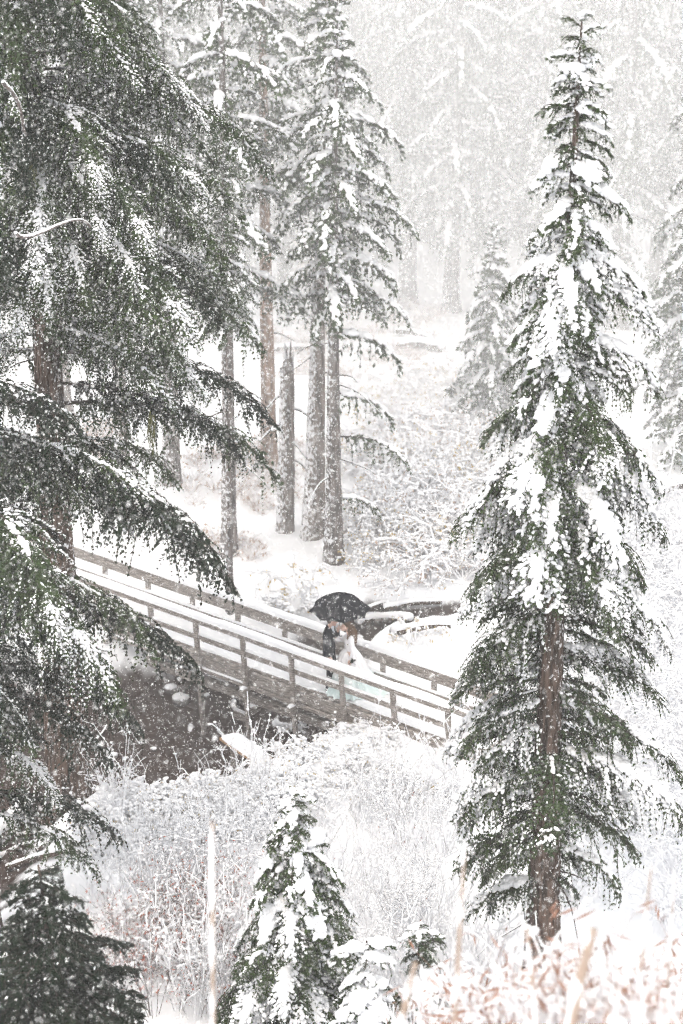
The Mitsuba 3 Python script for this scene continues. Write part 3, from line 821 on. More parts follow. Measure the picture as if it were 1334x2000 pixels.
put(f'{K}__shirt', finish(m3.Manifold.batch_hull([m3.Manifold.sphere(r, 16).translate(p) for p, r in (((0.075, -0.03, 1.46), 0.035), ((0.075, 0.03, 1.46), 0.035), ((0.125, 0, 1.22), 0.018), ((0.05, 0, 1.53), 0.05))]), M, 0.02, 3), 'shirt', smooth=True)
hm = m3.Manifold.batch_hull([m3.Manifold.sphere(r, 20).translate(p) for p, r in (((-0.012, 0, 0.035), 0.098), ((-0.045, 0, 0.02), 0.09), ((0.03, 0, 0.07), 0.07), ((-0.05, 0, -0.03), 0.07))]).rotate((0, 12, 0)).translate((0.075, 0, 1.672))
put(f'{K}__hair', finish(hm, M, 0.02, 4), 'hair_dark', smooth=True)
for s in (-1, 1):
    extra(f'{K}__eye', blobs([[0.158, s * 0.033, 1.668]], [[0.011, 0.011]], [0.0], ICO1, 1.0), M, 'eye_dark')
tag(K, 'man in a dark suit leaning in for a kiss under the umbrella', 'person')

# the woman: faces left, long hair, long sleeved white dress that turns pale mint towards the train
M = frame(Pw[0], Pw[1], 0.05, math.pi + 0.10)
K = 'person_001'
neck = chain(((0.0, 0, 1.36), 0.052), ((0.045, 0, 1.50), 0.046))
hd = head_shape(0.075, 1.575, -16)
torso = m3.Manifold.batch_hull([m3.Manifold.sphere(r, 20).translate(p) for p, r in (((0, -0.05, 0.92), 0.12), ((0, 0.05, 0.92), 0.12), ((0, -0.045, 1.08), 0.085), ((0, 0.045, 1.08), 0.085))]) + \
    m3.Manifold.batch_hull([m3.Manifold.sphere(r, 20).translate(p) for p, r in (((0, -0.045, 1.08), 0.085), ((0, 0.045, 1.08), 0.085), ((0.02, -0.06, 1.24), 0.09), ((0.02, 0.06, 1.24), 0.09), ((-0.01, -0.125, 1.355), 0.046), ((-0.01, 0.125, 1.355), 0.046))])
leg = chain(((0, -0.08, 0.9), 0.085), ((0.02, -0.08, 0.46), 0.055), ((0, -0.08, 0.07), 0.036), ((0.11, -0.09, 0.03), 0.028)) + chain(((0, 0.08, 0.9), 0.085), ((0.03, 0.08, 0.46), 0.055), ((0, 0.08, 0.07), 0.036), ((0.11, 0.09, 0.03), 0.028))
# her left arm is the one nearer the camera (+y in her frame)
a1 = (((-0.01, 0.16, 1.355), 0.046), ((-0.05, 0.225, 1.10), 0.037), ((-0.005, 0.215, 0.885), 0.025))
a2 = (((-0.01, -0.16, 1.355), 0.046), ((0.12, -0.21, 1.15), 0.037), ((0.28, -0.12, 1.22), 0.025))
body = torso + neck + hd + leg + chain(*a1) + chain(*a2) + hand((-0.005, 0.215, 0.875), (0.25, 0, -1), 1) + hand((0.285, -0.12, 1.225), (0.9, 0.1, 0.3), 1)
put(f'{K}__body', finish(body, M, 0.02, 4), 'skin', smooth=True)
bod = m3.Manifold.batch_hull([m3.Manifold.sphere(r, 20).translate(p) for p, r in (((0, -0.048, 1.03), 0.095), ((0, 0.048, 1.03), 0.095), ((0.02, -0.062, 1.24), 0.103), ((0.02, 0.062, 1.24), 0.103), ((-0.01, -0.125, 1.36), 0.056), ((-0.01, 0.125, 1.36), 0.056))]) + \
    chain(*((p, r + 0.012) for p, r in a1)) + chain(*((p, r + 0.012) for p, r in a2))
put(f'{K}__bodice', finish(bod, M, 0.02, 5), 'lace_white', smooth=True)
# skirt with folds and a train that spreads behind her
zz = np.array([1.06, 1.0, 0.90, 0.75, 0.55, 0.35, 0.18, 0.07, 0.015])
rr = np.array([0.118, 0.165, 0.225, 0.275, 0.33, 0.38, 0.425, 0.465, 0.50])
ex = np.array([0, 0, 0.01, 0.04, 0.09, 0.16, 0.26, 0.42, 0.62])
zf = np.linspace(0, 1, 40)
zi, ri, ei = (np.interp(zf, np.linspace(0, 1, len(a)), a) for a in (zz, rr, ex))
a = np.linspace(0, 2 * np.pi, 145)[:-1]
fold = 1 + (0.02 + 0.08 * zf[:, None]) * np.sin(a * 17 + 1.2 * np.sin(a * 3)) + 0.03 * zf[:, None] * np.sin(a * 31 + 2)
back = np.clip(-np.cos(a - 0.45), 0, 1)[None] ** 1.5
R_ = ri[:, None] * fold + ei[:, None] * back
V = np.stack([R_ * np.cos(a), R_ * np.sin(a) * 0.86, np.broadcast_to(zi[:, None], R_.shape)], -1)
nr, nc = R_.shape
i, j = np.meshgrid(np.arange(nr - 1), np.arange(nc), indexing='ij')
F = np.stack([i * nc + j, (i + 1) * nc + j, (i + 1) * nc + (j + 1) % nc, i * nc + (j + 1) % nc], -1).reshape(-1, 4)
F = np.vstack([F[:, [0, 1, 2]], F[:, [0, 2, 3]]])
extra(f'{K}__skirt', (V.reshape(-1, 3), F), M, 'tulle')
hm = m3.Manifold.batch_hull([m3.Manifold.sphere(r, 20).translate(p) for p, r in (((-0.015, 0, 0.035), 0.098), ((-0.05, 0, 0.015), 0.09), ((0.025, 0, 0.065), 0.07), ((-0.07, 0, -0.05), 0.065))]).rotate((0, -16, 0)).translate((0.072, 0, 1.58))
rg = np.random.default_rng(4)
for k in range(22):
    aa = rg.uniform(-1.15, 1.15) * 1.35
    p0 = np.array([0.02 - 0.085 * math.cos(aa), 0.085 * math.sin(aa), 1.56])
    L = rg.uniform(0.26, 0.40)
    pts = []
    for s in np.linspace(0, 1, 7):
        wv = 0.022 * math.sin(s * 11 + k)
        pts.append((p0 + np.array([-0.075 * math.cos(aa) * math.sin(s * 2.2) + wv + (0.05 if abs(aa) > 1 else 0) * s, 0.055 * math.sin(aa) * s + wv * 0.6, -L * s]), 0.024 * (1 - 0.6 * s) + 0.004))
    hm = hm + chain(*pts)
put(f'{K}__hair', finish(hm, M, 0.018, 3), 'hair_brown', smooth=True)
for s in (-1, 1):
    extra(f'{K}__eye', blobs([[0.155, s * 0.032, 1.605]], [[0.010, 0.010]], [0.0], ICO1, 1.0), M, 'eye_dark')
extra(f'{K}__mouth', blobs([[0.150, 0, 1.555]], [[0.012, 0.02]], [0.0], ICO1, 0.5), M, 'lips')
tag(K, 'woman with long brown hair in a long sleeved white dress with a pale mint train', 'person')
# a sprig in her hand
hp = (M @ [0.02, 0.24, 0.82, 1])[:3]
rg = np.random.default_rng(8)
bd = rg.normal(size=(60, 3)) * 0.02 + hp + np.array([0.06, -0.02, 0.05])
put('leafy_sprig', cat([tube([hp + [-0.02, 0, -0.03], hp + [0.03, -0.01, 0.02], hp + [0.09, -0.02, 0.07]], 0.006, 5), diamonds(bd, rg.normal(size=(60, 3)), 0.05, 0.013, rg)]), 'needles_dark')
tag('leafy_sprig', 'small dark green leafy sprig held in the hand of the woman', 'sprig')

# the umbrella
mat('umbrella_steel', rgb(0.12, 0.12, 0.13))
scene['umbrella_cloth'] = {'type': 'twosided', 'bsdf': {'type': 'diffuse', 'reflectance': mikit.proc(
    lambda p, n, uv: mix((0.014, 0.015, 0.019), (0.62, 0.63, 0.66), smoothstep(0.86, 1.0, dr.abs(n.z) * 0.55 + 0.5 * fbm(p.x * 9, p.y * 9, p.z * 9, 3))))}}
hu = (frame(Pm[0], Pm[1], 0.05, -0.08) @ [0.215, 0.065, 1.40, 1])[:3]
ac = PY(664, 1195, hu[1] - 0.02)
RU, HU, AP = 0.68, 0.36, 0.41
apex = np.array([ac[0], ac[1], ac[2] + AP])
K = 'umbrella'
tag(K, 'open black umbrella dusted with snow held over the couple', 'umbrella')


def canopy(r, ang):
    """r from 0 to 1, ang from -1 to 1 across a panel: straight at the ribs, pulled in between them."""
    pull = (1 - ang ** 2)
    rad = RU * (r - 0.085 * pull * r ** 3)
    return rad, -HU * (r ** 1.9) + 0.02 * pull * r * (1 - r)


for k in range(8):
    r_, w_ = np.meshgrid(np.linspace(0.02, 1, 14), np.linspace(-1, 1, 9), indexing='ij')
    rad, dz = canopy(r_, w_)
    half = math.pi / 8
    flat = np.cos(half) / np.cos(half * w_)
    flat = 0.35 + 0.65 * flat
    th = k * math.pi / 4 + half + half * w_ + 0.12
    Vc = np.stack([rad * flat * np.cos(th), rad * flat * np.sin(th), dz], -1).reshape(-1, 3) + apex
    ii, jj = np.meshgrid(np.arange(13), np.arange(8), indexing='ij')
    Q = np.stack([ii * 9 + jj, (ii + 1) * 9 + jj, (ii + 1) * 9 + jj + 1, ii * 9 + jj + 1], -1).reshape(-1, 4)
    put(f'{K}__panel', (Vc, Q), 'umbrella_cloth', smooth=True)
    th0 = k * math.pi / 4 + 0.12
    rs_ = np.linspace(0.02, 1.015, 10)
    put(f'{K}__rib', tube(np.stack([RU * rs_ * np.cos(th0), RU * rs_ * np.sin(th0), -HU * rs_ ** 1.9 - 0.008], -1) + apex, 0.004, 5), 'umbrella_steel', smooth=True)
put(f'{K}__shaft', tube([hu - [0, 0, 0.12], apex * 0.5 + hu * 0.5, apex], 0.007, 8), 'umbrella_steel', smooth=True)
put(f'{K}__ferrule', tube([apex, apex + [0, 0, 0.05]], [0.008, 0.004], 8), 'umbrella_steel', smooth=True)
hk = np.linspace(0, math.pi, 8)
put(f'{K}__handle', tube(np.vstack([[hu - [0, 0, 0.02]], np.stack([0.03 - 0.03 * np.cos(hk), 0 * hk, -0.12 - 0.03 * np.sin(hk)], 1) + hu]), 0.012, 8), 'shoe_leather', smooth=True)

# ------------------------------------------------------------------ logs, planks, stones and fallen limbs
def log(name, pts, r0, r1, label, cat_='log', snow_h=0.8, bark='bark_dark', group=None, seed=0, side=None):
    key = fresh(name)
    P = np.asarray(pts, float)
    t = np.linspace(0, 1, len(P))
    s = np.linspace(0, 1, max(8, 5 * len(P)))
    Q = make_interp_spline(t, P, k=min(3, len(P) - 1))(s)
    R = np.linspace(r0, r1, len(s))
    Q[:, 2] += 0.12 * r0 * np.sin(s * 9 + seed)
    put(f'{key}__wood', tube(Q, R * (0.95 + 0.1 * meshkit.noise(Q * 6)), 10), bark, smooth=True)
    rng = np.random.default_rng(seed)
    top = Q + np.stack([0 * s, 0 * s, R * 0.42], -1)
    put(f'{key}__snow', tube(top, R * (0.80 + 0.28 * meshkit.fbm(Q * 3.3, 2, seed)) * snow_h / 0.8, 10, squash=0.95), 'snow', smooth=True)
    if side is not None:
        for q in side:
            q = np.asarray(q, float)
            b_ = put(f'{key}__limb', tube(q, np.linspace(r1 * 0.9, r1 * 0.4, len(q)), 6), bark, smooth=True)
            put(f'{b_}__snow', tube(q + [0, 0, r1 * 0.5], np.linspace(r1 * 0.8, r1 * 0.4, len(q)), 6), 'snow', smooth=True)
    tag(key, label, cat_, group)
    return key


def GP(uv, dz):
    return [G(u, v) + [0, 0, dz] for u, v in uv]


log('snowy_log', GP([(-30, 1668), (20, 1622), (58, 1584)], 0.20), 0.20, 0.18, 'thick snow covered log, highest of the logs at the left edge', seed=1)
log('snowy_log', GP([(5, 1650), (50, 1640), (94, 1638)], 0.10), 0.085, 0.07, 'short straight snow covered log below the thick log at the left edge', seed=2)
log('snowy_log', GP([(-10, 1688), (40, 1664), (92, 1648)], 0.10), 0.09, 0.05, 'curved forked snow covered log in the middle of the left edge logs', seed=3, side=[GP([(72, 1668), (88, 1656), (102, 1644)], 0.1)])
log('snowy_log', GP([(18, 1702), (80, 1682), (137, 1662)], 0.10), 0.09, 0.075, 'long snow covered log, lowest of the logs at the left edge', seed=4)
log('fallen_branch', GP([(95, 1512), (130, 1488), (158, 1466), (182, 1455), (200, 1438), (209, 1424)], 0.10), 0.045, 0.022, 'pale forked snow covered branch lying across the brown creek bed', 'branch', seed=5,
    side=[GP([(165, 1470), (140, 1466), (118, 1463)], 0.12), GP([(178, 1458), (168, 1454), (158, 1450)], 0.14)])
log('creek_log', GP([(700, 1232), (745, 1226), (800, 1228)], 0.25), 0.14, 0.12, 'snow covered log over the creek just right of the umbrella', seed=6)
log('creek_log', GP([(690, 1226), (730, 1206), (760, 1200)], 0.32), 0.07, 0.04, 'thin snow covered limb slanting up beside the umbrella', seed=7)
log('creek_log', GP([(768, 1252), (820, 1240), (880, 1236)], 0.22), 0.12, 0.09, 'snow covered log over the creek above the far railing', seed=8)
log('creek_log', GP([(748, 1204), (800, 1194), (862, 1190)], 0.22), 0.10, 0.07, 'long snow covered log lying farthest up the creek', seed=9)
log('forest_log', GP([(768, 685), (820, 684), (862, 690)], 0.25), 0.22, 0.20, 'big snow covered log before the far forest left of the small hazy conifer', seed=10)
log('forest_log', GP([(770, 655), (812, 660), (842, 672)], 0.2), 0.14, 0.10, 'slanting snow covered log just behind the big forest log', seed=11)
log('forest_log', GP([(536, 690), (590, 688), (640, 684)], 0.2), 0.12, 0.10, 'snow covered log far behind the snag', seed=12)
log('slope_log', GP([(1180, 1010), (1260, 985), (1345, 962)], 0.3), 0.17, 0.14, 'snow covered log on the slope at the right edge', seed=13)

K = fresh('plank_platform')
A_, B_ = PZ(436, 1441, -0.62), PZ(508, 1490, -0.62)
put(f'{K}__plank', beam(A_, B_, 0.20, 0.07), 'cut_wood')
dv = np.cross((B_ - A_) / np.linalg.norm(B_ - A_), [0, 0, 1.0])
dv = -dv if dv[1] < 0 else dv
put(f'{K}__plank', beam(A_ + dv * 0.215, B_ + dv * 0.215, 0.20, 0.07), 'cut_wood')
put(f'{K}__snow', snow_strip(A_ + dv * 0.11 + [0, 0, 0.035], B_ + dv * 0.11 + [0, 0, 0.035], 0.42, 0.07, 31), 'snow', smooth=30)
for P_ in (A_ + (B_ - A_) * 0.15, A_ + (B_ - A_) * 0.9):
    put(f'{K}__leg', beam(P_ + dv * 0.1 - [0, 0, 1.2], P_ + dv * 0.1 - [0, 0, 0.04], 0.09, 0.09, up=(1, 0, 0)), 'weathered_wood')
tag(K, 'low snow covered plank platform with a tan edge jutting over the creek bed', 'platform')
for k, (u, v, l, w, an, lb) in enumerate([(478, 1357, 0.26, 0.14, 0.1, 'flat snow capped timber end, topmost of the pieces under the bridge'), (470, 1372, 0.22, 0.09, -0.9, 'snow capped timber end just below the topmost piece'),
                                          (457, 1386, 0.12, 0.09, 0.2, 'smallest snow capped timber end under the bridge'), (497, 1393, 0.32, 0.12, 0.75, 'snow capped timber end lying right of the smallest one'),
                                          (470, 1407, 0.46, 0.06, -0.75, 'long thin snow capped timber, lowest of the pieces under the bridge')]):
    K = fresh('timber_block')
    P_ = G(u, v) + [0, 0, 0.22]
    e_ = np.array([math.cos(an), math.sin(an), 0]) * l / 2
    put(f'{K}__wood', beam(P_ - e_ - [0, 0, 0.12], P_ + e_ - [0, 0, 0.12], w, 0.24), 'weathered_wood')
    put(f'{K}__snow', snow_strip(P_ - e_, P_ + e_, w * 1.05, 0.06, 40 + k, step=0.05), 'snow', smooth=30)
    tag(K, lb, 'timber')
stones = [(334, 1350, .16, 'snow capped grey stone below the tip of the drooping hemlock'), (352, 1372, .20, 'dark stone with thin snow beside the snow capped grey stone'), (403, 1361, .08, 'small white snow capped stone in the open creek bed left of the timbers'),
          (222, 1478, .10, 'small snow capped stone right of the forked branch'), (246, 1484, .07, 'tiny snow capped stone at the edge of the bank shrubs'), (148, 1500, .15, 'flat snow capped stone just under the forked branch'),
          (104, 1516, .10, 'snow capped stone at the lower end of the forked branch'), (154, 1572, .12, 'snow capped stone among the dark hemlock tips'), (163, 1585, .11, 'lower snow capped stone among the dark hemlock tips'), (300, 1466, .08, 'small snow capped stone in the middle of the creek bed'),
          (30, 1566, .16, 'snow capped stone above the thick left log')]
for k, (u, v, r, lb) in enumerate(stones):
    K = fresh('stone')
    P_ = G(u, v)
    for part, bs, sc, dz in (('rock', 'rock', (1.0, 0.8, 0.75), 0.0), ('snow', 'snow', (0.95, 0.75, 0.50), 0.42)):
        t = ICO2.copy()
        t.vertices *= (1 + 0.5 * (meshkit.fbm(t.vertices * 1.6 + k * 7, 2) - 0.5))[:, None] * np.array(sc) * r
        t.vertices += P_ + [0, 0, (0.25 + dz) * r]
        put(f'{K}__{part}', t, bs, smooth=True)
    tag(K, lb, 'stone')


# ------------------------------------------------------------------ brush, shrubs, grass
def shrub_source(key, seed, nst, H, spread, arch, r0, nsub, snow_r, snow_p, leaf=None, nleaf=0, leaf_l=0.05, wood='twig_wood', nsub2=2, lump=0.0, lump_n=2, leaf_w=0.22):
    rng = np.random.default_rng(seed)
    wood_, snow_, lv, lp = [], [], [], []

    def limb(o, d, l, r, droop, segs, depth):
        s = np.linspace(0, 1, segs)[:, None]
        wob = 0.06 * l * np.sin(s * rng.uniform(3, 7) + rng.uniform(0, 6)) * rng.normal(size=3)
        P = o + d * s * l + wob * s + np.array([0, 0, -1.0]) * droop * l * s ** 2
        wood_.append(tube(P, np.linspace(r, r * 0.5, segs), 3, cap=False))
        if rng.random() < snow_p:
            snow_.append(tube(P + [0, 0, r * 0.6 + snow_r * 0.35], snow_r * rng.uniform(0.6, 1.4) * np.linspace(1.1, 0.7, segs), 4, squash=0.8, cap=False))
        if lump and depth > 0:
            for _ in range(rng.poisson(lump_n)):
                lp.append(P[rng.integers(1, segs)] + [0, 0, lump * 0.4])
        if leaf and depth > 0:
            for _ in range(rng.poisson(nleaf)):
                lv.append(P[rng.integers(0, segs)] + rng.normal(0, 0.015, 3))
        return P
    for k in range(nst):
        a = rng.uniform(0, 6.283)
        o = np.array([0.15 * math.cos(a) * rng.random(), 0.15 * math.sin(a) * rng.random(), -0.05])
        h = H * rng.uniform(0.55, 1.1)
        d = np.array([spread * math.cos(a) * rng.uniform(0.3, 1), spread * math.sin(a) * rng.uniform(0.3, 1), 1.0])
        P = limb(o, d / np.linalg.norm(d), h * 1.1, r0, arch * rng.uniform(0.6, 1.3), 7, 0)
        for q in range(nsub):
            w = rng.integers(2, 7)
            dd = (P[min(6, w)] - P[w - 1])
            dd = dd / np.linalg.norm(dd) + rng.normal(0, 0.55, 3)
            P2 = limb(P[w], dd / np.linalg.norm(dd), h * rng.uniform(0.22, 0.48), r0 * 0.6, arch * 0.6, 5, 1)
            for _ in range(nsub2):
                w2 = rng.integers(1, 5)
                d3 = (P2[w2] - P2[w2 - 1])
                d3 = d3 / np.linalg.norm(d3) + rng.normal(0, 0.6, 3)
                limb(P2[w2], d3 / np.linalg.norm(d3), h * rng.uniform(0.1, 0.25), r0 * 0.45, arch * 0.4, 4, 2)
    if lp:
        R2 = lump * rng.uniform(0.5, 1.5, (len(lp), 1))
        snow_.append(blobs(lp, np.hstack([R2 * rng.uniform(1, 1.7, (len(lp), 1)), R2]), rng.uniform(0, 3.1, len(lp)), ICO0, 0.75, rng))
    g = {'type': 'shapegroup', 'twig': mikit.ply(cat(wood_), wood)}
    if snow_:
        g['snow'] = mikit.ply(cat(snow_), 'snow', smooth=True)
    if lv:
        lv = np.array(lv)
        n = len(lv)
        g['leaf'] = mikit.ply(diamonds(lv, rng.normal(size=(n, 3)) * [1, 1, 0.5] - [0, 0, 0.7], leaf_l * rng.uniform(0.6, 1.4, n), leaf_l * leaf_w, rng), leaf)
    scene[key] = g


for s in range(3):
    shrub_source(f'twig_source_{s}', 300 + s, 9, 1.55, 0.55, 0.06, 0.0052, 4, 0.010, 0.8, 'leaf_red', 0.05, 0.045, nsub2=1, lump=0.022, lump_n=0.8)
    shrub_source(f'redleaf_source_{s}', 310 + s, 9, 1.35, 0.6, 0.08, 0.0075, 5, 0.008, 0.25, 'leaf_red', 0.75, 0.06, lump=0.02, lump_n=0.5)
    shrub_source(f'bank_source_{s}', 320 + s, 13, 0.95, 1.1, 0.38, 0.008, 5, 0.026, 0.95, 'leaf_ochre', 1.3, 0.085, nsub2=1, lump=0.05, lump_n=2.2)
    shrub_source(f'willow_source_{s}', 330 + s, 10, 1.5, 0.9, 0.48, 0.0065, 4, 0.026, 0.92, 'leaf_tan' if s else 'leaf_ochre', 2.0, 0.10, nsub2=1, lump=0.04, lump_n=1.5)
    shrub_source(f'slope_source_{s}', 340 + s, 9, 1.5, 0.8, 0.25, 0.006, 4, 0.018, 0.92, lump=0.03, lump_n=1.2)
    shrub_source(f'tuft_source_{s}', 350 + s, 22, 0.55, 0.9, 0.35, 0.005, 1, 0.010, 0.5, 'leaf_tan', 0.8, 0.10, wood='leaf_tan', nsub2=0)
    shrub_source(f'grass_source_{s}', 360 + s, 30, 1.15, 0.40, 0.14, 0.0045, 2, 0.011, 0.6, 'grass_rust', 1.6, 0.20, wood='grass_rust', nsub2=0, lump=0.03, lump_n=0.8, leaf_w=0.06)

rb = np.random.default_rng(77)


def sow(name, src, spots, smin, smax, label, cat_, dz=0.0):
    for k, (x, y) in enumerate(spots):
        s = rb.uniform(smin, smax)
        M = np.eye(4)
        a = rb.uniform(0, 6.283)
        M[:2, :2] = [[math.cos(a), -math.sin(a)], [math.sin(a), math.cos(a)]]
        M[:3, :3] *= s
        M[2, 2] *= rb.uniform(0.8, 1.2)
        M[:3, 3] = on_ground(x, y, dz)
        scene[f'{name}__{k + 1:03d}'] = {'type': 'instance', 'to_world': T4(M.tolist()), 'g': {'type': 'ref', 'id': f'{src}_source_{int(rb.integers(0, 3))}'}}
    tag(name, label, cat_, None, 'stuff')


def spots(n, poly, keep=lambda x, y: True):
    """n points of the ground inside a quadrilateral given by photograph pixels."""
    c = [G(u, v)[:2] for u, v in poly]
    out = []
    while len(out) < n:
        s, t = rb.random(2)
        p = (1 - s) * (1 - t) * c[0] + s * (1 - t) * c[1] + s * t * c[2] + (1 - s) * t * c[3]
        if keep(*p):
            out.append(p)
    return out


dry = lambda x, y: gully(x, y)[0] > 1.25
sow('twig_thicket', 'twig', spots(112, [(180, 1560), (900, 1540), (1010, 1999), (300, 1999)], dry), 0.6, 1.15, 'thicket of fine bare grey twigs dusted with snow in the clearing below the bridge', 'thicket')
sow('red_leaved_brush', 'redleaf', spots(45, [(220, 1800), (470, 1760), (560, 1999), (150, 1999)], dry), 0.6, 1.1, 'dark twiggy brush with rusty red leaves at the bottom left of the clearing', 'brush')
sow('bank_shrubs', 'bank', spots(85, [(190, 1560), (600, 1530), (560, 1620), (170, 1680)], lambda x, y: gully(x, y)[0] > 0.95), 0.4, 0.75, 'low shrubs heaped with snow and ochre leaves along the near creek bank', 'shrubs')
sow('creekside_brush', 'bank', spots(26, [(620, 1500), (900, 1530), (880, 1590), (560, 1560)], dry) + spots(34, [(600, 1455), (780, 1470), (740, 1530), (490, 1525)], lambda x, y: gully(x, y)[0] > 1.05), 0.22, 0.5, 'short snowy brush under the right end of the bridge', 'brush')
sow('willow_brush', 'willow', spots(135, [(690, 860), (1010, 830), (1000, 1200), (690, 1150)], dry) + spots(34, [(680, 760), (930, 740), (1000, 850), (690, 850)]), 0.55, 1.15, 'snow bent willow brush with tan and ochre leaves behind the bridge', 'brush')
sow('slope_brush', 'slope', spots(135, [(1130, 1010), (1390, 980), (1400, 1820), (1100, 1780)], dry), 0.5, 1.1, 'white snow coated brush on the slope behind the spire conifer', 'brush')
sow('tan_tufts', 'tuft', spots(60, [(360, 900), (600, 860), (600, 1000), (380, 990)], dry) + spots(10, [(395, 1050), (500, 1060), (500, 1100), (400, 1100)]) + spots(26, [(170, 840), (240, 840), (230, 900), (150, 900)]) +
    spots(150, [(530, 600), (880, 600), (800, 730), (530, 760)]), 0.6, 1.3, 'dry tan grass tufts poking through the snow between the trunks', 'grass')
hill_spots = [(rb.uniform(1.2, 3.4) * y / 16, y) for y in rb.uniform(17, 28, 120)] + [(rb.uniform(0.5, 1.2) * y / 16, y) for y in rb.uniform(20, 28, 6)] + [(rb.uniform(2.1, 3.1) * y / 16, y) for y in rb.uniform(16, 20, 40)]
hill_spots = [(x, y) for x, y in hill_spots if x < 0.165 * y + 0.4]
sow('rust_grass', 'grass', hill_spots, 0.6, 1.25, 'rust red grass and stems caked with snow on the slope at the bottom right', 'grass')


def shrub_thing(name, src, u, v, s, label, yaw=0.0, dz=0.0, p=None):
    key = fresh(name)
    P_ = G(u, v) if p is None else p
    M = np.eye(4)
    M[:3, :3] = np.array([[math.cos(yaw), -math.sin(yaw), 0], [math.sin(yaw), math.cos(yaw), 0], [0, 0, 1]]) * s
    M[:3, 3] = P_ + [0, 0, dz]
    for part, d in [(k, d) for k, d in scene[src].items() if isinstance(d, dict)]:
        scene[f'{key}__{part}'] = {**d, 'to_world': T4(M.tolist())}
        labels[f'{key}__{part}'] = {'kind': 'stuff'}
    tag(key, label, 'shrub')


shrub_thing('arching_shrub', 'willow_source_0', 585, 1165, 0.95, 'arching leafy shrub left of the umbrella behind the far railing', 1.0)
shrub_thing('leafy_shrub', 'bank_source_1', 575, 1195, 0.9, 'low snowy shrub with pale yellow leaves between the railing and the arching shrub', 2.0)
shrub_thing('leafy_shrub', 'willow_source_0', 810, 1262, 0.75, 'snow bent shrub hanging over the creek right of the couple', 0.3)
shrub_thing('leafy_shrub', 'bank_source_0', 575, 1425, 0.42, 'small green yellow leaved shrub under the middle of the bridge', 0.3)
shrub_thing('snowy_branchy_shrub', 'slope_source_1', 1270, 1900, 1.25, 'large shrub of snow coated bare twigs at the right foot of the spire conifer', 0.6, p=on_ground(PY(1290, 1850, 31)[0], 31.0))
shrub_thing('snowy_branchy_shrub', 'slope_source_2', 1330, 1850, 1.2, 'snow coated bare shrub cut by the right edge beside the spire conifer', 2.2, p=on_ground(PY(1385, 1850, 30)[0], 30.0))
shrub_thing('dark_branchy_shrub', 'slope_source_0', 175, 1790, 0.8, 'snow coated twiggy shrub between the left logs and the shadowed conifer', 0.2)

# tall dead flower stalks on the near slope
stalks = [((415, 1985), (414, 1605), 15.0, 0.019, 'tall thin tan flower stalk left of the bushy sapling'), ((885, 2010), (908, 1645), 15.0, 0.018, 'tall tan flower stalk in front of the left side of the spire conifer'),
          ((1240, 1990), (1272, 1690), 17.0, 0.015, 'thin snow coated stalk at the lower right before the branchy shrub'), ((1300, 1990), (1318, 1700), 18.0, 0.013, 'thin pale stalk close to the right edge'),
          ((765, 2010), (812, 1880), 14.0, 0.030, 'thick snow caked stalk leaning right at the bottom centre'), ((1058, 1975), (1026, 1805), 14.5, 0.016, 'bent tan stalk leaning left before the foot of the spire conifer'),
          ((1095, 2010), (1160, 1815), 14.0, 0.050, 'thick broken stalk heaped with snow right of the spire conifer foot')]
for k, (f_, t_, y, r, lb) in enumerate(stalks):
    K = fresh('dead_stalk')
    P0, P1 = PY(*f_, y), PY(*t_, y)
    g0 = on_ground(P0[0] - (P1[0] - P0[0]) * 0.3, y)
    s = np.linspace(0, 1, 26)[:, None]
    P = g0 * (1 - s) ** 2 + 2 * s * (1 - s) * (P0 * 0.6 + P1 * 0.4) + P1 * s ** 2
    nz = meshkit.fbm(np.concatenate([s * 14, s * 0 + k * 3, s * 0], 1), 3)
    put(f'{K}__stem', tube(P, r * (0.7 + 0.5 * nz) * np.linspace(1.1, 0.55, 26), 8), 'stalk_tan', smooth=True)
    off = np.array([-0.35, -0.25, 0.55]) * r
    n_ = meshkit.fbm(np.concatenate([s * 11 + 5, s * 0 + k * 5, s * 0], 1), 2)
    put(f'{K}__snow', tube(P + off, r * np.clip(n_ * 3.2 - 1.05, 0.05, 1.1) * np.linspace(1.2, 0.7, 26), 8), 'snow', smooth=True)
    tag(K, lb, 'stalk')

# hanging moss strands on the hemlock
for k, (u, v, y, l, lb) in enumerate([(292, 850, 43.0, 0.9, 'long yellow green moss strand hanging from the hemlock boughs'), (62, 350, 41.5, 0.6, 'yellow moss tuft hanging by the bare limb near the left edge')]):
    K = fresh('hanging_moss')
    rg = np.random.default_rng(90 + k)
    st = []
    for q in range(9):
        o = PY(u, v - 40, y) + rg.normal(0, 0.04, 3)
        s = np.linspace(0, 1, 7)[:, None]
        st.append(tube(o + np.concatenate([0.03 * np.sin(s * 6 + q), 0.03 * np.cos(s * 5 + q), -l * s * rg.uniform(0.5, 1)], 1), np.linspace(0.014, 0.004, 7), 4))
    put(f'{K}__strand', cat(st), 'moss')
    labels[f'{K}__strand'] = {'kind': 'stuff'}
    tag(K, lb, 'moss')

# bare snow lined limbs inside the hemlock
for k, (pts, lb) in enumerate([([(5, 160), (40, 215), (48, 260), (70, 300), (76, 330)], 'crooked bare limb lined with snow near the left edge of the hemlock'), ([(30, 455), (90, 450), (160, 430), (190, 470), (230, 480)], 'thin bare limb lined with snow in the middle of the hemlock')]):
    log('bare_limb', [PY(u, v, 40.4 + 0.5 * i) for i, (u, v) in enumerate(pts)], 0.038, 0.010, lb, 'branch', seed=60 + k, bark='bark')

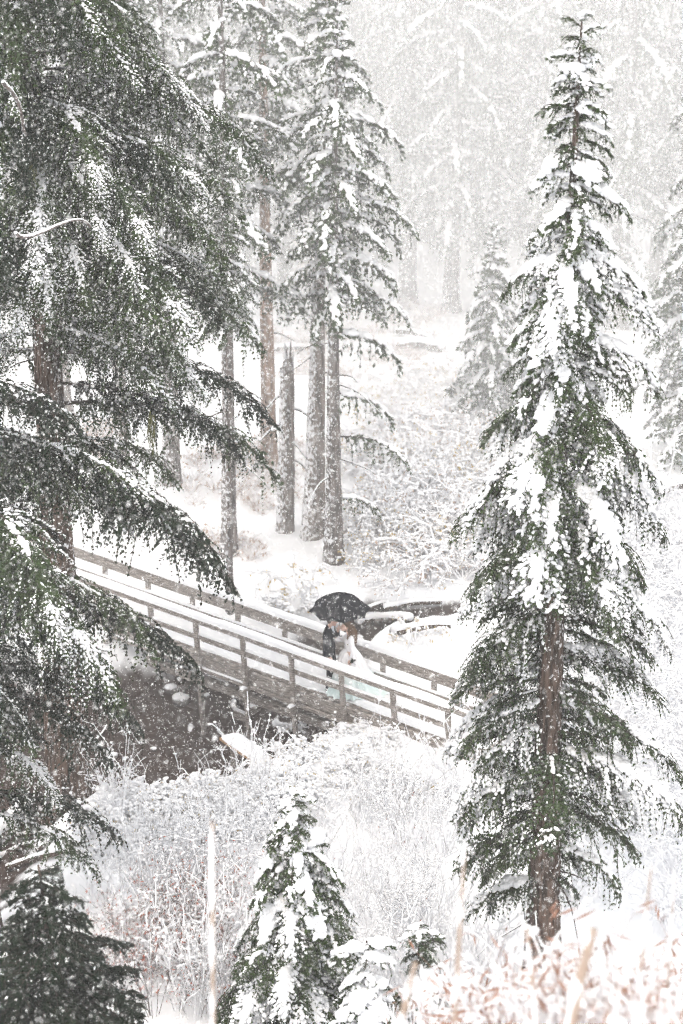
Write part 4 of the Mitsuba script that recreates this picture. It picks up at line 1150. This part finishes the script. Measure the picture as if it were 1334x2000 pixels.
# ------------------------------------------------------------------ falling snow: light in the near valley, a dense squall over the far forest
def flakes(key, cell, per_m3, radius, seed):
    rng = np.random.default_rng(seed)
    n = int(cell ** 3 * per_m3)
    c = rng.uniform(-cell / 2, cell / 2, (n, 3))
    r = radius * np.exp(rng.normal(0, 0.40, n))
    tet = np.array([[1, 1, 1], [1, -1, -1], [-1, 1, -1], [-1, -1, 1]]) / 1.2
    q = np.linalg.qr(rng.normal(size=(n, 3, 3)))[0]
    v = np.einsum('kj,nij->nki', tet, q) * r[:, None, None] * [1, 1, 1.25] + c[:, None]
    f = np.array([[0, 1, 2], [0, 3, 1], [0, 2, 3], [1, 3, 2]])[None][:, :4 if cell < 6 else 2] + (np.arange(n) * 4)[:, None, None]
    scene[key] = {'type': 'shapegroup', 'flake': mikit.ply((v.reshape(-1, 3), f.reshape(-1, 3)), 'flake_white')}


mat('flake_white', rgb(0.92, 0.92, 0.93))
rng = np.random.default_rng(7)
k = 0
for src, cell, per_m3, radius, d0, d1 in (('near', 5.0, 16.0, 0.0043, 21.0, 57.0), ('far', 8.0, 10.0, 0.0070, 60.0, 84.0)):
    for q in range(3):
        flakes(f'flake_{src}_{q}', cell, per_m3, radius, 900 + q + 10 * int(cell))
    for d in np.arange(d0, d1, cell):
        hw, hh = 0.15 * d + 3.2, 0.225 * d + 3.2
        for a in np.arange(-math.ceil(hw / cell), math.ceil(hw / cell) + 1):
            for b in np.arange(-math.ceil(hh / cell), math.ceil(hh / cell) + 1):
                P = C + FW * d + UP * b * cell + np.array([a * cell, 0, 0])
                if abs(a) * cell > hw or abs(b) * cell > hh or P[2] < ground_z(P[0], P[1], False) - cell * 0.6:
                    continue
                k += 1
                M = np.eye(4)
                M[:3, 0], M[:3, 1], M[:3, 2] = [1, 0, 0], FW, UP
                M = M @ trimesh.transformations.rotation_matrix(rng.integers(0, 4) * math.pi / 2, [0, 0, 1])
                M[:3, 3] = P
                scene[f'falling_snow__{k:03d}'] = {'type': 'instance', 'to_world': T4(M.tolist()), 'g': {'type': 'ref', 'id': f'flake_{src}_{int(rng.integers(0, 3))}'}}
tag('falling_snow', 'countless white snowflakes falling through the valley', None, None, 'stuff')
for key, d in list(scene.items()):
    if d.get('type') == 'instance' and '__bough' in key:
        for part in ('snow', 'foliage', 'branch'):
            labels[f'{key}__{part}'] = {'kind': 'stuff'}
    if d.get('type') == 'instance' and '__crown__001' in key:
        for part in ('snow', 'foliage', 'branch'):
            labels[f'{key[:-5]}__{part}'] = {'kind': 'stuff'}

# ------------------------------------------------------------------ air
# one closed box of air; the snow squall makes it denser over the far forest (y beyond about 60 m) than in the near valley
HB0, HB1 = np.array([-120.0, -40.0, -16.0]), np.array([120.0, 340.0, 47.0])
gx, gy, gz = 24, 190, 8
yy = HB0[1] + (np.arange(gy) + 0.5) / gy * (HB1[1] - HB0[1])
xx = HB0[0] + (np.arange(gx) + 0.5) / gx * (HB1[0] - HB0[0])
zz_ = HB0[2] + (np.arange(gz) + 0.5) / gz * (HB1[2] - HB0[2])
PG = np.stack(np.meshgrid(zz_ * 0.06, yy * 0.05, xx * 0.06, indexing='ij'), -1)
dens = 0.0009 + (0.0160 * sm(42, 57, yy) + 0.0055 * sm(70, 95, yy))[None, :, None] * (0.75 + 0.5 * meshkit.fbm(PG, 2, 4))
scene['haze_air'] = {'type': 'heterogeneous', 'albedo': {'type': 'constvolume', 'value': rgb(0.95, 0.95, 0.95)},
                     'sigma_t': {'type': 'gridvolume', 'grid': mi.VolumeGrid(dens[..., None].astype(np.float32)), 'filter_type': 'trilinear',
                                 'to_world': T4().translate(HB0.tolist()).scale((HB1 - HB0).tolist())}}
scene['haze'] = {'type': 'cube', 'to_world': T4().translate(((HB0 + HB1) / 2).tolist()).scale(((HB1 - HB0) / 2).tolist()), 'bsdf': {'type': 'null'}, 'interior': {'type': 'ref', 'id': 'haze_air'}}
tag('haze', 'pale snowy air between the trees, thicker over the far forest', None, None, 'stuff')
